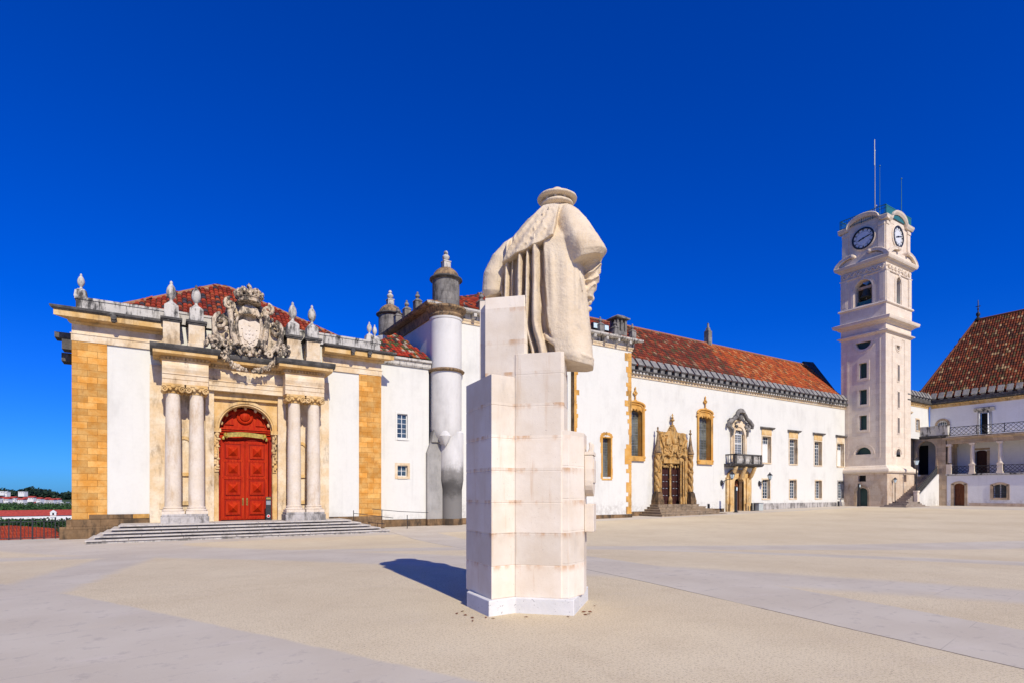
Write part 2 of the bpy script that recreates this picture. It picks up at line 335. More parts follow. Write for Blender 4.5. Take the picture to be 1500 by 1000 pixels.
class MB:
    def __init__(s, fr=None): s.v, s.f, s.c, s.sm, s.fr = [], [], [], [], fr
    def add(s, vs, fs, col=None, smooth=False, raw=False):
        o = len(s.v)
        if s.fr and not raw: vs = [s.fr(p) for p in vs]
        s.v += [tuple(p) for p in vs]
        for f in fs: s.f.append(tuple(i+o for i in f)); s.c.append(col); s.sm.append(smooth)
        return s
    def box(s, a0, a1, d0, d1, h0, h1, col=None):
        v = [(a, d, h) for h in (h0, h1) for d in (d0, d1) for a in (a0, a1)]
        return s.add(v, [(0, 2, 3, 1), (4, 5, 7, 6), (0, 1, 5, 4), (2, 6, 7, 3), (0, 4, 6, 2), (1, 3, 7, 5)], col)
    def taper(s, a0, a1, d0, d1, h0, h1, k0, k1=None):      # box with its top shrunk by k0 (s) and k1 (d)
        k1 = k0 if k1 is None else k1
        v = [(a0, d0, h0), (a1, d0, h0), (a1, d1, h0), (a0, d1, h0), (a0+k0, d0+k1, h1), (a1-k0, d0+k1, h1), (a1-k0, d1-k1, h1), (a0+k0, d1-k1, h1)]
        return s.add(v, [(3, 2, 1, 0), (4, 5, 6, 7), (0, 1, 5, 4), (1, 2, 6, 5), (2, 3, 7, 6), (3, 0, 4, 7)])
    def quad(s, a, b, c, d, col=None): return s.add([a, b, c, d], [(0, 1, 2, 3)], col)
    def prism(s, poly, d0, d1, col=None, smooth=False):   # poly in (s, h)
        n = len(poly)
        v = [(p[0], d0, p[1]) for p in poly]+[(p[0], d1, p[1]) for p in poly]
        return s.add(v, [tuple(range(n)), tuple(range(2*n-1, n-1, -1))]+[(i, (i+1) % n, n+(i+1) % n, n+i) for i in range(n)], col, smooth)
    def slab(s, poly, h0, h1):                            # poly in (s, d), extruded up
        n = len(poly)
        v = [(p[0], p[1], h0) for p in poly]+[(p[0], p[1], h1) for p in poly]
        return s.add(v, [tuple(range(n-1, -1, -1)), tuple(range(n, 2*n))]+[(i, (i+1) % n, n+(i+1) % n, n+i) for i in range(n)])
    def prof(s, poly, a0, a1, m0=0, m1=0):                # poly in (d, h) swept along s; m = 1 mitres an end outwards
        n = len(poly)
        v = [(a0-m0*p[0], p[0], p[1]) for p in poly]+[(a1+m1*p[0], p[0], p[1]) for p in poly]
        return s.add(v, [tuple(range(n)), tuple(range(2*n-1, n-1, -1))]+[(i, (i+1) % n, n+(i+1) % n, n+i) for i in range(n)])
    def lathe(s, c, prof, n=20, a0=0, a1=math.tau, axis='h', sq=None):  # prof: (radius, height)
        full = abs(a1-a0-math.tau) < 1e-6; m = n if full else n+1; v = []
        for r, h in prof:
            for i in range(m):
                a = a0+(a1-a0)*i/n
                k = 1.0
                if sq: k = 1/max(abs(math.cos(a)), abs(math.sin(a)))**sq
                x, y = r*k*math.cos(a), r*k*math.sin(a)
                v.append((c[0]+x, c[1]+y, c[2]+h) if axis == 'h' else ((c[0]+x, c[1]+h, c[2]+y) if axis == 'd' else (c[0]+h, c[1]+x, c[2]+y)))
        f = []
        for j in range(len(prof)-1):
            for i in range(n):
                f.append((j*m+i, j*m+(i+1) % m, (j+1)*m+(i+1) % m, (j+1)*m+i))
        if prof[0][0] > 1e-4: f.append(tuple(range(m-1, -1, -1)))
        if prof[-1][0] > 1e-4: f.append(tuple((len(prof)-1)*m+i for i in range(m)))
        return s.add(v, f, None, True)
    def tube(s, pts, rad, n=8, col=None):
        pts = [Vector(p) for p in pts]; k = len(pts)
        rr = rad if hasattr(rad, '__len__') else [rad]*k
        v = []; up = Vector((0, 0, 1)); prev = None
        for i, p in enumerate(pts):
            t = (pts[min(i+1, k-1)]-pts[max(i-1, 0)]).normalized()
            if prev is None: a = t.cross(up if abs(t.z) < .9 else Vector((1, 0, 0))).normalized()
            else: a = (prev-t*prev.dot(t)).normalized()
            prev = a; b = t.cross(a)
            for j in range(n):
                q = math.tau*j/n
                v.append(p+(a*math.cos(q)+b*math.sin(q))*rr[i])
        f = [(i*n+j, i*n+(j+1) % n, (i+1)*n+(j+1) % n, (i+1)*n+j) for i in range(k-1) for j in range(n)]
        f += [tuple(range(n-1, -1, -1)), tuple((k-1)*n+j for j in range(n))]
        return s.add(v, f, col, True)
    def ball(s, c, r, n=10, m=7, col=None):
        if not hasattr(r, '__len__'): r = (r, r, r)
        v = [(c[0], c[1], c[2]-r[2])]
        for j in range(1, m):
            t = math.pi*j/m
            for i in range(n):
                a = math.tau*i/n
                v.append((c[0]+r[0]*math.sin(t)*math.cos(a), c[1]+r[1]*math.sin(t)*math.sin(a), c[2]-r[2]*math.cos(t)))
        v.append((c[0], c[1], c[2]+r[2])); e = len(v)-1
        f = [(0, 1+(i+1) % n, 1+i) for i in range(n)]
        for j in range(m-2):
            for i in range(n): f.append((1+j*n+i, 1+j*n+(i+1) % n, 1+(j+1)*n+(i+1) % n, 1+(j+1)*n+i))
        f += [(1+(m-2)*n+i, 1+(m-2)*n+(i+1) % n, e) for i in range(n)]
        return s.add(v, f, col, True)
    def arc(s, c, r0, r1, d0, d1, a0=0, a1=math.pi, n=20):   # ring segment standing in the wall plane
        v = []
        for i in range(n+1):
            a = a0+(a1-a0)*i/n
            for r in (r0, r1):
                for d in (d0, d1): v.append((c[0]+r*math.cos(a), d, c[1]+r*math.sin(a)))
        f = []
        for i in range(n):
            o, p = 4*i, 4*i+4
            f += [(o, p, p+1, o+1), (o+2, o+3, p+3, p+2), (o, o+2, p+2, p), (o+1, p+1, p+3, o+3)]
        f += [(0, 1, 3, 2), (4*n, 4*n+2, 4*n+3, 4*n+1)]
        return s.add(v, f)
    def wall(s, a0, a1, h0, h1, holes=(), d=0.0):          # front face with rectangular holes
        xs = sorted({a0, a1, *[q for o in holes for q in o[:2] if a0 < q < a1]}); hh = sorted({h0, h1, *[q for o in holes for q in o[2:4] if h0 < q < h1]})
        for x0, x1 in zip(xs, xs[1:]):
            for z0, z1 in zip(hh, hh[1:]):
                cx, cz = (x0+x1)/2, (z0+z1)/2
                if any(o[0] < cx < o[1] and o[2] < cz < o[3] for o in holes): continue
                s.quad((x0, d, z0), (x1, d, z0), (x1, d, z1), (x0, d, z1))
        return s
    def shell(s, a0, a1, h0, h1, depth, holes=(), d=0.0):  # wall() with its other five sides
        s.wall(a0, a1, h0, h1, holes, d)
        b = d-depth
        s.quad((a0, b, h0), (a0, d, h0), (a0, d, h1), (a0, b, h1)); s.quad((a1, b, h0), (a1, b, h1), (a1, d, h1), (a1, d, h0))
        s.quad((a0, b, h0), (a0, b, h1), (a1, b, h1), (a1, b, h0)); s.quad((a0, d, h1), (a1, d, h1), (a1, b, h1), (a0, b, h1))
        return s
    def spandrel(s, a0, a1, hs, h1, d, rec, n=16, rise=None):   # fills the corners over an arch, with its soffit
        c, r = (a0+a1)/2, (a1-a0)/2; rise = rise or r
        P = [(c-r*math.cos(math.pi*i/n), hs+rise*math.sin(math.pi*i/n)) for i in range(n+1)]
        for p, q in zip(P, P[1:]):
            s.quad((p[0], d, p[1]), (q[0], d, q[1]), (q[0], d, h1), (p[0], d, h1))
            s.quad((p[0], d, p[1]), (p[0], d-rec, p[1]), (q[0], d-rec, q[1]), (q[0], d, q[1]))
        return s
    def reveal(s, a0, a1, h0, h1, d, rec, top=True):
        s.quad((a0, d, h0), (a0, d-rec, h0), (a0, d-rec, h1), (a0, d, h1)); s.quad((a1, d, h0), (a1, d, h1), (a1, d-rec, h1), (a1, d-rec, h0))
        s.quad((a0, d, h0), (a1, d, h0), (a1, d-rec, h0), (a0, d-rec, h0))
        if top: s.quad((a0, d, h1), (a0, d-rec, h1), (a1, d-rec, h1), (a1, d, h1))
        return s
    def build(s, name, mat, parent=None, angle=35, bevel=0):
        me = bpy.data.meshes.new(name)
        base = BASE.get(parent.name, Vector((0, 0, 0))) if parent else Vector((0, 0, 0))
        me.from_pydata([(p[0]-base.x, p[1]-base.y, p[2]-base.z) for p in s.v], [], s.f)
        if any(c is not None for c in s.c):
            a = me.attributes.new('col', 'FLOAT_COLOR', 'FACE')
            for i, c in enumerate(s.c): a.data[i].color = (*(c or (.5, .5, .5))[:3], 1)
        bm = bmesh.new(); bm.from_mesh(me); bmesh.ops.recalc_face_normals(bm, faces=bm.faces); bm.to_mesh(me); bm.free()
        if any(s.sm):
            me.polygons.foreach_set('use_smooth', [True]*len(me.polygons)); me.set_sharp_from_angle(angle=R(angle))
        me.materials.append(M[mat])
        o = bpy.data.objects.new(name, me); COL.objects.link(o)
        if parent: o.parent = parent; BASE[o.name] = base
        if bevel:
            bv = o.modifiers.new('bevel', 'BEVEL'); bv.width = bevel; bv.segments = 2; bv.limit_method = 'ANGLE'
        return o
BASE = {}
def tag(o, label, cat, group=None, kind=None):
    o['label'] = label; o['category'] = cat
    if group: o['group'] = group
    if kind: o['kind'] = kind
    return o
def thing(name, label, cat, loc, group=None):
    o = bpy.data.objects.new(name, None); COL.objects.link(o); o.location = loc; o.empty_display_size = .3
    BASE[o.name] = Vector(loc)
    return tag(o, label, cat, group)
def copy_tree(o, parent=None):
    c = o.copy(); COL.objects.link(c)
    if parent: c.parent = parent
    for ch in list(o.children): copy_tree(ch, c)
    return c
def setting(o, label=None, cat=None):
    o['kind'] = 'structure'
    if label: o['label'] = label
    if cat: o['category'] = cat
    return o

def sm01(x): x = max(0., min(1., x)); return x*x*(3-2*x)
def ground_z(u, v):
    pts = [(-30, -.60), (-4, -.56), (15, -.545), (33, -.40), (70, .11), (82, .14), (140, .2)]
    z = pts[-1][1]
    if u <= pts[0][0]: z = pts[0][1]
    else:
        for (a, za), (b, zb) in zip(pts, pts[1:]):
            if a <= u <= b: z = za+(zb-za)*(u-a)/(b-a); break
    return z*sm01((math.hypot(u, v)-9)/19)-.002

TILES = {
 'red': [((.40, .05, .016), 5), ((.31, .038, .013), 4), ((.46, .095, .03), 3), ((.06, .05, .055), 2.2), ((.22, .03, .015), 2), ((.5, .3, .15), .6)],
 'mixed': [((.50, .05, .02), 5), ((.10, .13, .04), 2), ((.56, .45, .30), 2), ((.06, .05, .04), 2), ((.55, .17, .04), 2), ((.3, .04, .02), 2)],
 'brown': [((.27, .05, .022), 6), ((.19, .038, .02), 5), ((.11, .05, .028), 3.5), ((.36, .08, .03), 2.2), ((.13, .09, .035), 2), ((.36, .22, .12), .8)],
 'orange': [((.52, .13, .025), 6), ((.46, .085, .02), 5), ((.58, .28, .10), 1.8), ((.17, .09, .035), 1.6), ((.36, .06, .02), 2.5)],
 'olive': [((.17, .04, .016), 5), ((.23, .05, .018), 4), ((.09, .03, .015), 3.4), ((.44, .29, .13), 1.5), ((.13, .085, .03), 1.6), ((.32, .10, .03), 1.8)],
}
def pick(pal, rnd):
    t = rnd.random()*sum(w for _, w in pal)
    for c, w in pal:
        t -= w
        if t <= 0: break
    k = .62+.34*rnd.random()
    return (c[0]*k, c[1]*k*.95, c[2]*k)
def tile_roof(mb, A, B, C, D, pal, pitch=.27, row=.46, seed=1, split=None):
    """A, B along the eave, C, D along the ridge (C above B); rows of half-round tiles"""
    rnd = random.Random(seed)
    A, B, C, D = map(Vector, (A, B, C, D))
    e = (B-A).normalized(); n = e.cross(D-A).normalized(); g = n.cross(e).normalized()
    if n.z < 0: n = -n
    if g.dot(D-A) < 0: g = -g
    L = (B-A).length; Dx, Dy = (D-A).dot(e), (D-A).dot(g); Cx, Cy = (C-A).dot(e), (C-A).dot(g)
    x0, x1 = min(0, Dx), max(L, Cx); ny = int(max(Dy, Cy)/row)+1; nx = int((x1-x0)/pitch)+1
    mb.add([tuple(p-n*.03) for p in (A, B, C, D)], [(0, 1, 2, 3)], (.06, .04, .03), False)
    for j in range(ny):
        y0 = j*row; yc = min(y0+row*.5, max(Dy, Cy)); y1 = min(y0+row*1.06, max(Dy, Cy)+.1)
        lo = Dx*yc/Dy if Dy else 0; hi = L+(Cx-L)*yc/Cy if Cy else L
        for i in range(nx):
            x = x0+(i+.5)*pitch
            if not lo-.02 <= x <= hi+.02: continue
            pl = pal
            if split: pl = split(A+e*x+g*yc, pal, rnd)
            c = pick(TILES[pl], rnd); r = pitch*.5; w = rnd.uniform(-.012, .012)
            v = []
            for (yy, lift) in ((y0, .045), (y1, .0)):
                for k in range(5):
                    a = math.pi*k/4
                    v.append(tuple(A+e*(x+w-r*.94*math.cos(a))+g*yy+n*(lift+r*.75*math.sin(a))))
            mb.add(v, [(k, k+1, k+6, k+5) for k in range(4)]+[(0, 1, 2, 3, 4)], c, True)
    return mb

def leafy(mb, c, r, n, size, rnd, cols, squash=1.0):
    for _ in range(n):
        while True:
            p = Vector((rnd.uniform(-1, 1), rnd.uniform(-1, 1), rnd.uniform(-1, 1)))
            if .25 < p.length <= 1: break
        p = Vector((p.x*r, p.y*r, p.z*r*squash))+Vector(c)
        a = Vector((rnd.gauss(0, 1), rnd.gauss(0, 1), rnd.gauss(0, 1))).normalized(); b = a.orthogonal().normalized()
        k = size*rnd.uniform(.6, 1.3); col = rnd.choice(cols); t = rnd.uniform(.75, 1.3)
        t2 = a.cross(b)
        mb.add([p-b*k*.5, p+t2*k*.35, p+b*k*.5, p-t2*k*.35], [(0, 1, 2, 3)], tuple(q*t for q in col), False)
    return mb

def window(parent, fr, s0, s1, h0, h1, fw=.16, rec=.28, cols=2, rows=4, frame='lime', bars='white', glass='glass', proud=.03, bw=.035, split=None, name='window', sill=True, fd=None):
    """stone surround with its reveal, a pane and glazing bars set back in the wall"""
    m = MB(fr)
    m.reveal(s0, s1, h0, h1, proud, rec+proud)
    m.box(s0-fw, s0, -.02, proud, h0-fw, h1+fw); m.box(s1, s1+fw, -.02, proud, h0-fw, h1+fw)
    m.box(s0, s1, -.02, proud, h1, h1+fw); m.box(s0, s1, -.02, proud+(.03 if sill else 0), h0-fw, h0)
    w = m.build(name, frame, parent)
    MB(fr).quad((s0, -rec+.01, h0), (s1, -rec+.01, h0), (s1, -rec+.01, h1), (s0, -rec+.01, h1)).build('pane', glass, w)
    g = MB(fr); d0, d1 = -rec+.012, -rec+.05
    o = bw*1.3
    g.box(s0, s0+o, d0, d1+.01, h0, h1); g.box(s1-o, s1, d0, d1+.01, h0, h1); g.box(s0+o, s1-o, d0, d1+.01, h0, h0+o); g.box(s0+o, s1-o, d0, d1+.01, h1-o, h1)
    for i in range(1, cols):
        x = s0+(s1-s0)*i/cols; g.box(x-bw*.5, x+bw*.5, d0, d1, h0+o, h1-o)
    for j in range(1, rows):
        z = h0+(h1-h0)*j/rows; g.box(s0+o, s1-o, d0, d1-.006, z-bw*.4, z+bw*.4)
    if split:
        g.box(s0+o, s1-o, d0, d1+.02, split-bw, split+bw)
    g.build('glazing_bars', bars, w)
    return w
def finial_mb(mb, c, s=1.0, n=14):
    """turned urn topped by a bud"""
    return mb.lathe(c, [(r*s, h*s) for r, h in ((.14, 0), (.15, .06), (.08, .12), (.07, .2), (.15, .3), (.215, .45), (.225, .6), (.19, .78), (.12, .92), (.06, 1.0), (.075, 1.06), (.05, 1.14), (0, 1.18))], n)
# ------------------------------------------------------------------ ground
def build_ground():
    S = {  # pixel lines measured on the photograph, converted to metres on the ground
    }
    def G(x, y):
        D = 815*1.6/(y-722); r = (x-750)/815; sa, ca = math.sin(YAW), math.cos(YAW)
        return (D*(ca+r*sa), D*(sa-r*ca))
    def side(p, q, inside):
        a, b, c = gline(p, q)
        if a*inside[0]+b*inside[1]+c < 0: a, b, c = -a, -b, -c
        return (a, b, c)
    A1 = side(G(93, 866), G(588, 973), G(200, 980))
    B1 = side(G(93, 866), G(233, 796), G(90, 840)); B2 = side(G(0, 852), G(135, 803), G(90, 840))
    C1 = side(G(866, 832), G(1500, 979), G(1300, 900)); D1 = side(G(866, 806), G(1500, 922), G(1300, 900))
    E1 = side(G(430, 789), G(1500, 858), G(1300, 856)); E2 = side(G(430, 812), G(1500, 880), G(1300, 856))
    F1 = side(G(870, 784), G(1500, 777), G(1100, 784)); F2 = side(G(870, 791), G(1500, 785), G(1100, 784))
    H1 = side(G(1100, 793), G(1500, 803), G(1400, 804)); H2 = side(G(1100, 797), G(1500, 810), G(1400, 804))
    strips = [([A1], .04), ([B1, B2], .2), ([C1, D1], .03), ([E1, E2], .35), ([F1, F2], .3), ([H1, H2], .3),
              ([side((0, 31.4), (10, 31.4), (0, 40)), side((17, 0), (17, 10), (40, 0))], .25),
              ([side((-5, 28.0), (10, 28.0), (0, 40)), side((17.5, 0), (17.5, 10), (0, 0))], .3),
              ([side((67, 0), (67, 10), (90, 0))], .4)]
    M['ground'] = mat_ground('courtyard_gravel', strips, C1)
    us = [-60, -40, -30, -22, -16, -12, -9, -7, -5.5, -4.3]+[-3.5+.5*i for i in range(40)]+[17+1.0*i for i in range(20)]+[38+3*i for i in range(20)]+[110, 140]
    vs = [-60, -40, -25, -15]+[-10+.7*i for i in range(60)]+[32.5, 33.2, 34.55, 36, 40, 50]
    vv, ff = [], []
    for u in us:
        for v in vs: vv.append((u, v, ground_z(u, v)))
    k = len(vs)
    for i in range(len(us)-1):
        for j in range(k-1):
            if us[i+1] <= -3.5 and vs[j] >= 34.5: continue
            ff.append((i*k+j, (i+1)*k+j, (i+1)*k+j+1, i*k+j+1))
    g = MB(); g.add(vv, ff, None, True)
    setting(g.build('courtyard_ground', 'ground', angle=60), 'sandy gravel courtyard crossed by pale lilac paved paths', 'ground')
    # edge of the terrace and the land beyond it
    t = MB(); t.box(-60, -3.6, 34.35, 34.6, -9, -.575); setting(t.build('terrace_edge', 'greybase'), 'stone edge of the terrace under the iron fence', 'terrace edge')
    prof = [(30, -12), (60, -15), (150, -21), (400, -27), (600, -27), (900, -28), (1150, -26), (1300, -20), (1400, -12), (1650, -2), (2000, -3), (3000, -40), (9000, -220)]
    vv, ff = [], []; n = 96
    for r_, z in prof:
        for i in range(n):
            a = math.tau*i/n
            w = noise.noise((math.cos(a)*3, math.sin(a)*3, r_*.003))*min(4, r_*.002)
            vv.append((r_*math.cos(a), r_*math.sin(a), z+w))
    for j in range(len(prof)-1):
        for i in range(n): ff.append((j*n+i, j*n+(i+1) % n, (j+1)*n+(i+1) % n, (j+1)*n+i))
    t = MB(); t.add(vv, ff, None, True)
    setting(t.build('valley_terrain', 'terrain', angle=80), 'green valley and low hills beyond the terrace', 'terrain')
build_ground()

# ------------------------------------------------------------------ monument
def remeshed(mb, name, mat, parent, voxel, smooth=4, fac=.5):
    tmp = mb.build('tmp', mat)
    r_ = tmp.modifiers.new('r', 'REMESH'); r_.mode = 'VOXEL'; r_.voxel_size = voxel
    s_ = tmp.modifiers.new('s', 'SMOOTH'); s_.factor = fac; s_.iterations = smooth
    dg = bpy.context.evaluated_depsgraph_get(); dg.update()
    me = bpy.data.meshes.new_from_object(tmp.evaluated_get(dg))
    old = tmp.data; bpy.data.objects.remove(tmp); bpy.data.meshes.remove(old)
    nv = [v.normal.copy() for v in me.vertices]             # chiselled unevenness
    out = []
    for v, nn in zip(me.vertices, nv):
        p = v.co; out.extend(p+nn*(.004*noise.noise(p*5)+.003*noise.noise(p*14)+.002*noise.noise(p*37)))
    me.vertices.foreach_set('co', out); me.update()
    base = BASE.get(parent.name, Vector((0, 0, 0)))
    me.transform(Matrix.Translation(-base)); me.name = name
    me.polygons.foreach_set('use_smooth', [True]*len(me.polygons))
    o = bpy.data.objects.new(name, me); COL.objects.link(o); o.parent = parent; BASE[o.name] = base
    return o

def build_monument():
    root = thing('monument', 'tall pale stone statue of a robed man in a flat cap on stepped blocks', 'statue', (4.5, 6.5, 0))
    # base course of pitted white stone
    P = [(3.68, 7.03), (3.606, 6.27), (4.02, 6.28), (4.58, 5.73), (5.445, 6.47), (5.0, 7.3), (4.35, 7.75)]
    m = MB(); m.slab(P, -.05, .205); m.build('base_course', 'marble', root, bevel=.012)
    q = math.sqrt(.5)
    Q4 = Vector((4.52, 5.87, 0)); e1 = Vector((q, -q, 0)); e2 = Vector((q, q, 0))
    def L(a, b, z=0): v = Q4+e1*a+e2*b; return (v.x, v.y, z)
    def L2(a, b): return L(a, b)[:2]
    blocks = MB(); gap = .0025
    def courses(poly, top, zs):
        z = [.205]+[k for k in zs if .3 < k < top-.12]+[top]
        cx = sum(p[0] for p in poly)/len(poly); cy = sum(p[1] for p in poly)/len(poly)
        for a, b in zip(z, z[1:]): blocks.slab(poly, a+gap, b-gap)
        ins = [(cx+(p[0]-cx)*.985, cy+(p[1]-cy)*.985) for p in poly]
        blocks.slab(ins, .2, top-.02)
    zs = [.635, 1.06, 1.475, 1.90, 2.335, 2.77, 3.20, 3.62, 4.0]
    # low block on the left, tall slab behind it, block under the figure
    q1, q2, q3 = (3.785, 7.25), (3.68, 6.33), (4.06, 6.36)
    courses([q2, (4.045, 6.345), L2(-.64, .03), (4.10, 7.24), q1], 3.175, zs)
    courses([L2(-.655, .012), L2(-.535, .012), L2(-.505, .05), L2(-.505, .12), L2(-1.085, .12), L2(-1.085, .012)], 4.27, [.205, 3.175, 3.62])
    courses([L2(-.66, 0), L2(-.035, 0), L2(0, .035), L2(.0, .36), L2(-.66, .36)], 3.485, zs)
    courses([L2(-.62, .13), L2(-1.195, .13), L2(-1.195, .42), L2(-.62, .42)], 4.275, [3.4])
    courses([L2(-.60, .37), L2(-.06, .37), L2(-.06, .9), L2(-.60, .9)], 3.36, zs)
    # lower shoulder on the right
    courses([L2(-.03, .012), L2(.06, .03), L2(.23, .40), L2(.23, .80), L2(-.1, .80), L2(.0, .36)], 2.44, [.66, 1.095, 1.53, 1.965])
    blocks.build('pedestal', 'statue', root, bevel=.006)
    br = MB(Fr(L2(.232, .66), (e2.x, e2.y), (e1.x, e1.y)))
    br.box(-.2, .24, 0, .13, 1.06, 1.45); br.build('bracket', 'statue', root, bevel=.008)
    sh = MB(Fr(L2(.232, .66), (e2.x, e2.y), (e1.x, e1.y)))
    sh.prism([(-.21, 2.13), (.23, 2.13), (.23, 1.78)]+[(.01+.22*math.cos(t*math.pi/10), 1.78-.22*math.sin(t*math.pi/10)) for t in range(1, 10)]+[(-.21, 1.78)], 0, .115)
    sh.box(-.16, .18, .115, .13, 1.75, 2.08)
    so_ = sh.build('shield', 'statue', root, bevel=.012)
    cr = MB(Fr(L2(.232, .66), (e2.x, e2.y), (e1.x, e1.y)))
    cr.box(-.2, .22, 0, .125, 2.14, 2.185)
    for k in range(5):
        s = -.16+.085*k
        cr.tube([(s, .06, 2.18), (s-.02, .08, 2.23), (s+.02*(k-2)*.3, .085, 2.285)], [.022, .017, .026], 7); cr.ball((s, .08, 2.295), .026, 7, 5)
    cr.build('shield_crown', 'statue', so_)

    # ---- the figure: local a (image right), b (away from the camera), z
    C0 = Q4-e1*.308+e2*.45
    FF = lambda p: tuple(C0+e1*p[0]+e2*p[1]+Vector((0, 0, p[2])))
    PX = .00967
    X = lambda x: (x-800)*PX
    Z = lambda y: 1.6+(722-y)*PX
    def XZ(px, y, b):                                      # metres for a measured point at its own depth
        r = (px-750)/815; a = (r*(7.88+.975*b)-.4834-.22*b)/(.975+.22*r)
        return a, 1.6+(722-y)/815*(7.88-.22*a+.975*b)
    fm = MB(FF)
    # robe: rings; per ring left px, right px, depth
    rows = [(534, 757, 868, .32, .10), (527, 750, 869, .34, .08), (500, 744, 866, .36, .07), (470, 740, 863, .36, .06), (440, 736, 860, .35, .05), (410, 735, 856, .34, .04), (385, 737, 853, .33, .03),
            (365, 740, 855, .32, .03), (350, 747, 858, .30, .04), (335, 759, 856, .27, .06), (322, 770, 850, .24, .07), (312, 781, 844, .20, .09), (304, 791, 838, .15, .10), (299, 797, 832, .11, .1)]
    ridges = [(738, 732, 2.6, .13), (747.5, 745, 3.4, .18), (756, 753.5, 2.0, .09), (768.5, 766.5, 4.0, .20), (780, 778, 3.0, .21), (790.5, 791.5, 5.4, .25)]
    soft = [(813, 817, 6, .020), (831, 833, 8, .014), (847, 850, 5, .030)]
    def lerp_rows(y):
        for a, b in zip(rows, rows[1:]):
            if b[0] <= y <= a[0]:
                t = (a[0]-y)/(a[0]-b[0]); t2 = t
                return [a[i]+(b[i]-a[i])*t2 for i in range(1, 5)]
        return list(rows[-1][1:])
    nseg, nr = 300, 110
    vs = []; y0, y1 = 534, 299
    for j in range(nr+1):
        y = y0+(y1-y0)*j/nr
        l, r, dep, off = lerp_rows(y)
        cx, hw = X((l+r)/2), (r-l)/2*PX
        fade = sm01((y-340)/30)
        tt = min(1, max(0, (y-365)/145))
        z = Z(y)
        for i in range(nseg):
            an = math.tau*i/nseg
            ca, sa = math.cos(an), math.sin(an)
            e = .72
            x = cx+hw*math.copysign(abs(ca)**e, ca); b = off+(dep-.075*fade)*math.copysign(abs(sa)**e, sa)
            if sa < .25:
                px = x/PX+800-9*sm01((y-482)/45)*sm01((x/PX+800-764)/20); h = 0.0
                for (xt, xb, w, hh) in ridges:
                    c = xt+(xb-xt)*tt; ww = w*(1+.25*tt); k = abs(px-c)/ww
                    if k < 1: h = max(h, hh*math.sqrt(1-k*k)*(1+.10*math.sin(y*.045+xt)))
                edge_ = 799+8*tt
                for (xt, xb, w, hh) in soft:
                    k = abs(px-xt-(xb-xt)*tt)/w
                    if k < 1: b -= hh*(1-k*k)**2*sm01((y-375)/30)*(1-.9*sm01((y-430)/70))
                h = max(h, .19*sm01((px-edge_)/3.2)*(1-.35*sm01((px-835)/25)))
                b -= h*fade*sm01((.25-sa)/.3)
                if px < 771 and y > 424: b = max(b, -.415)
                # the hem kicks out over the lower right edge
                hem = sm01((y-470)/60)*math.exp(-((px-835)/22)**2)
                b -= .05*hem
            zz = z-.07*sm01((x/PX+800-815)/45)*sm01((y-470)/60)
            vs.append((x, b, zz))
    fs = [(j*nseg+i, j*nseg+(i+1) % nseg, (j+1)*nseg+(i+1) % nseg, (j+1)*nseg+i) for j in range(nr) for i in range(nseg)]
    fs += [tuple(range(nseg-1, -1, -1)), tuple(nr*nseg+i for i in range(nseg))]
    fm.add(vs, fs, None, True)
    # turned-out lobe of the hem lying on the block
    fm.tube([(X(803), -.30, Z(497)), (X(808), -.33, Z(505)), (X(817), -.36, Z(511)), (X(828), -.36, Z(517)), (X(838), -.32, Z(522))], [.02, .04, .05, .045, .03], 12)
    # hem roll at lower right
    fm.tube([(X(826), -.38, Z(521)), (X(842), -.36, Z(526)), (X(856), -.30, Z(530)), (X(865), -.18, Z(531)), (X(867), .0, Z(530))], [.035, .035, .035, .033, .03], 10)
    # left sleeve, shoulder to cuff
    fm.tube([(lambda q: (q[0], b_, q[1]))(XZ(px_, y_, b_)) for px_, y_, b_ in ((764, 352, .02), (748, 366, -.04), (734, 384, -.09), (724, 406, -.12), (721, 428, -.11), (722, 434, -.10))], [.10, .135, .155, .158, .145, .11], 26)
    fm.tube([(X(724), -.05, Z(425)), (X(727), .0, Z(440)), (X(735), .05, Z(449))], [.085, .08, .06], 14)
    # folds of the left sleeve
    for k in range(3):
        fm.tube([(X(735-4*k), -.13+.03*k, Z(372)), (X(726-3*k), -.145+.04*k, Z(395)), (X(722-4*k), -.13+.05*k, Z(425))], [.02, .028, .02], 8)
    # right hanging sleeve: a wide bell from the shoulder to the elbow
    Ls = [(824, 303), (817.5, 313), (815, 326), (815.5, 341), (818.5, 356), (823, 369), (828.5, 381), (832.5, 389.5), (838, 389)]
    Rs = [(839, 302), (849, 309), (859, 319), (869, 332), (878.5, 345), (885.5, 356), (888.5, 362), (882, 371), (874, 373)]
    vs = []; ns = 72
    for k, ((xl, yl), (xr, yr)) in enumerate(zip(Ls, Rs)):
        bb = -.02-.26*min(1, k/4); pl, pr = Vector(XZ(xl, yl, bb)), Vector(XZ(xr, yr, bb))
        c = (pl+pr)/2; h = (pr-pl)/2
        rd = min((.30, .30, .30, .30, .30, .29, .27, .24, .17)[k], h.length*1.0)
        for i in range(ns):
            an = math.tau*i/ns
            ca, sa = math.cos(an), math.sin(an)
            w = 1+(.05*math.sin(3*an+.6)+.03*math.sin(7*an+1))*min(1, k/3)
            vs.append((c.x+h.x*ca, -.02-.17*min(1, k/4)+rd*w*sa, c.y+h.y*ca))
    fs = [(j*ns+i, j*ns+(i+1) % ns, (j+1)*ns+(i+1) % ns, (j+1)*ns+i) for j in range(len(Ls)-1) for i in range(ns)]
    fs += [tuple(range(ns-1, -1, -1)), tuple((len(Ls)-1)*ns+i for i in range(ns))]
    fm.add(vs, fs, None, True)
    # forearm and the bunch of cloth it holds
    fm.tube([(X(848), -.02, Z(372)), (X(850), .0, Z(392)), (X(852), .08, Z(415))], [.17, .15, .10], 16)
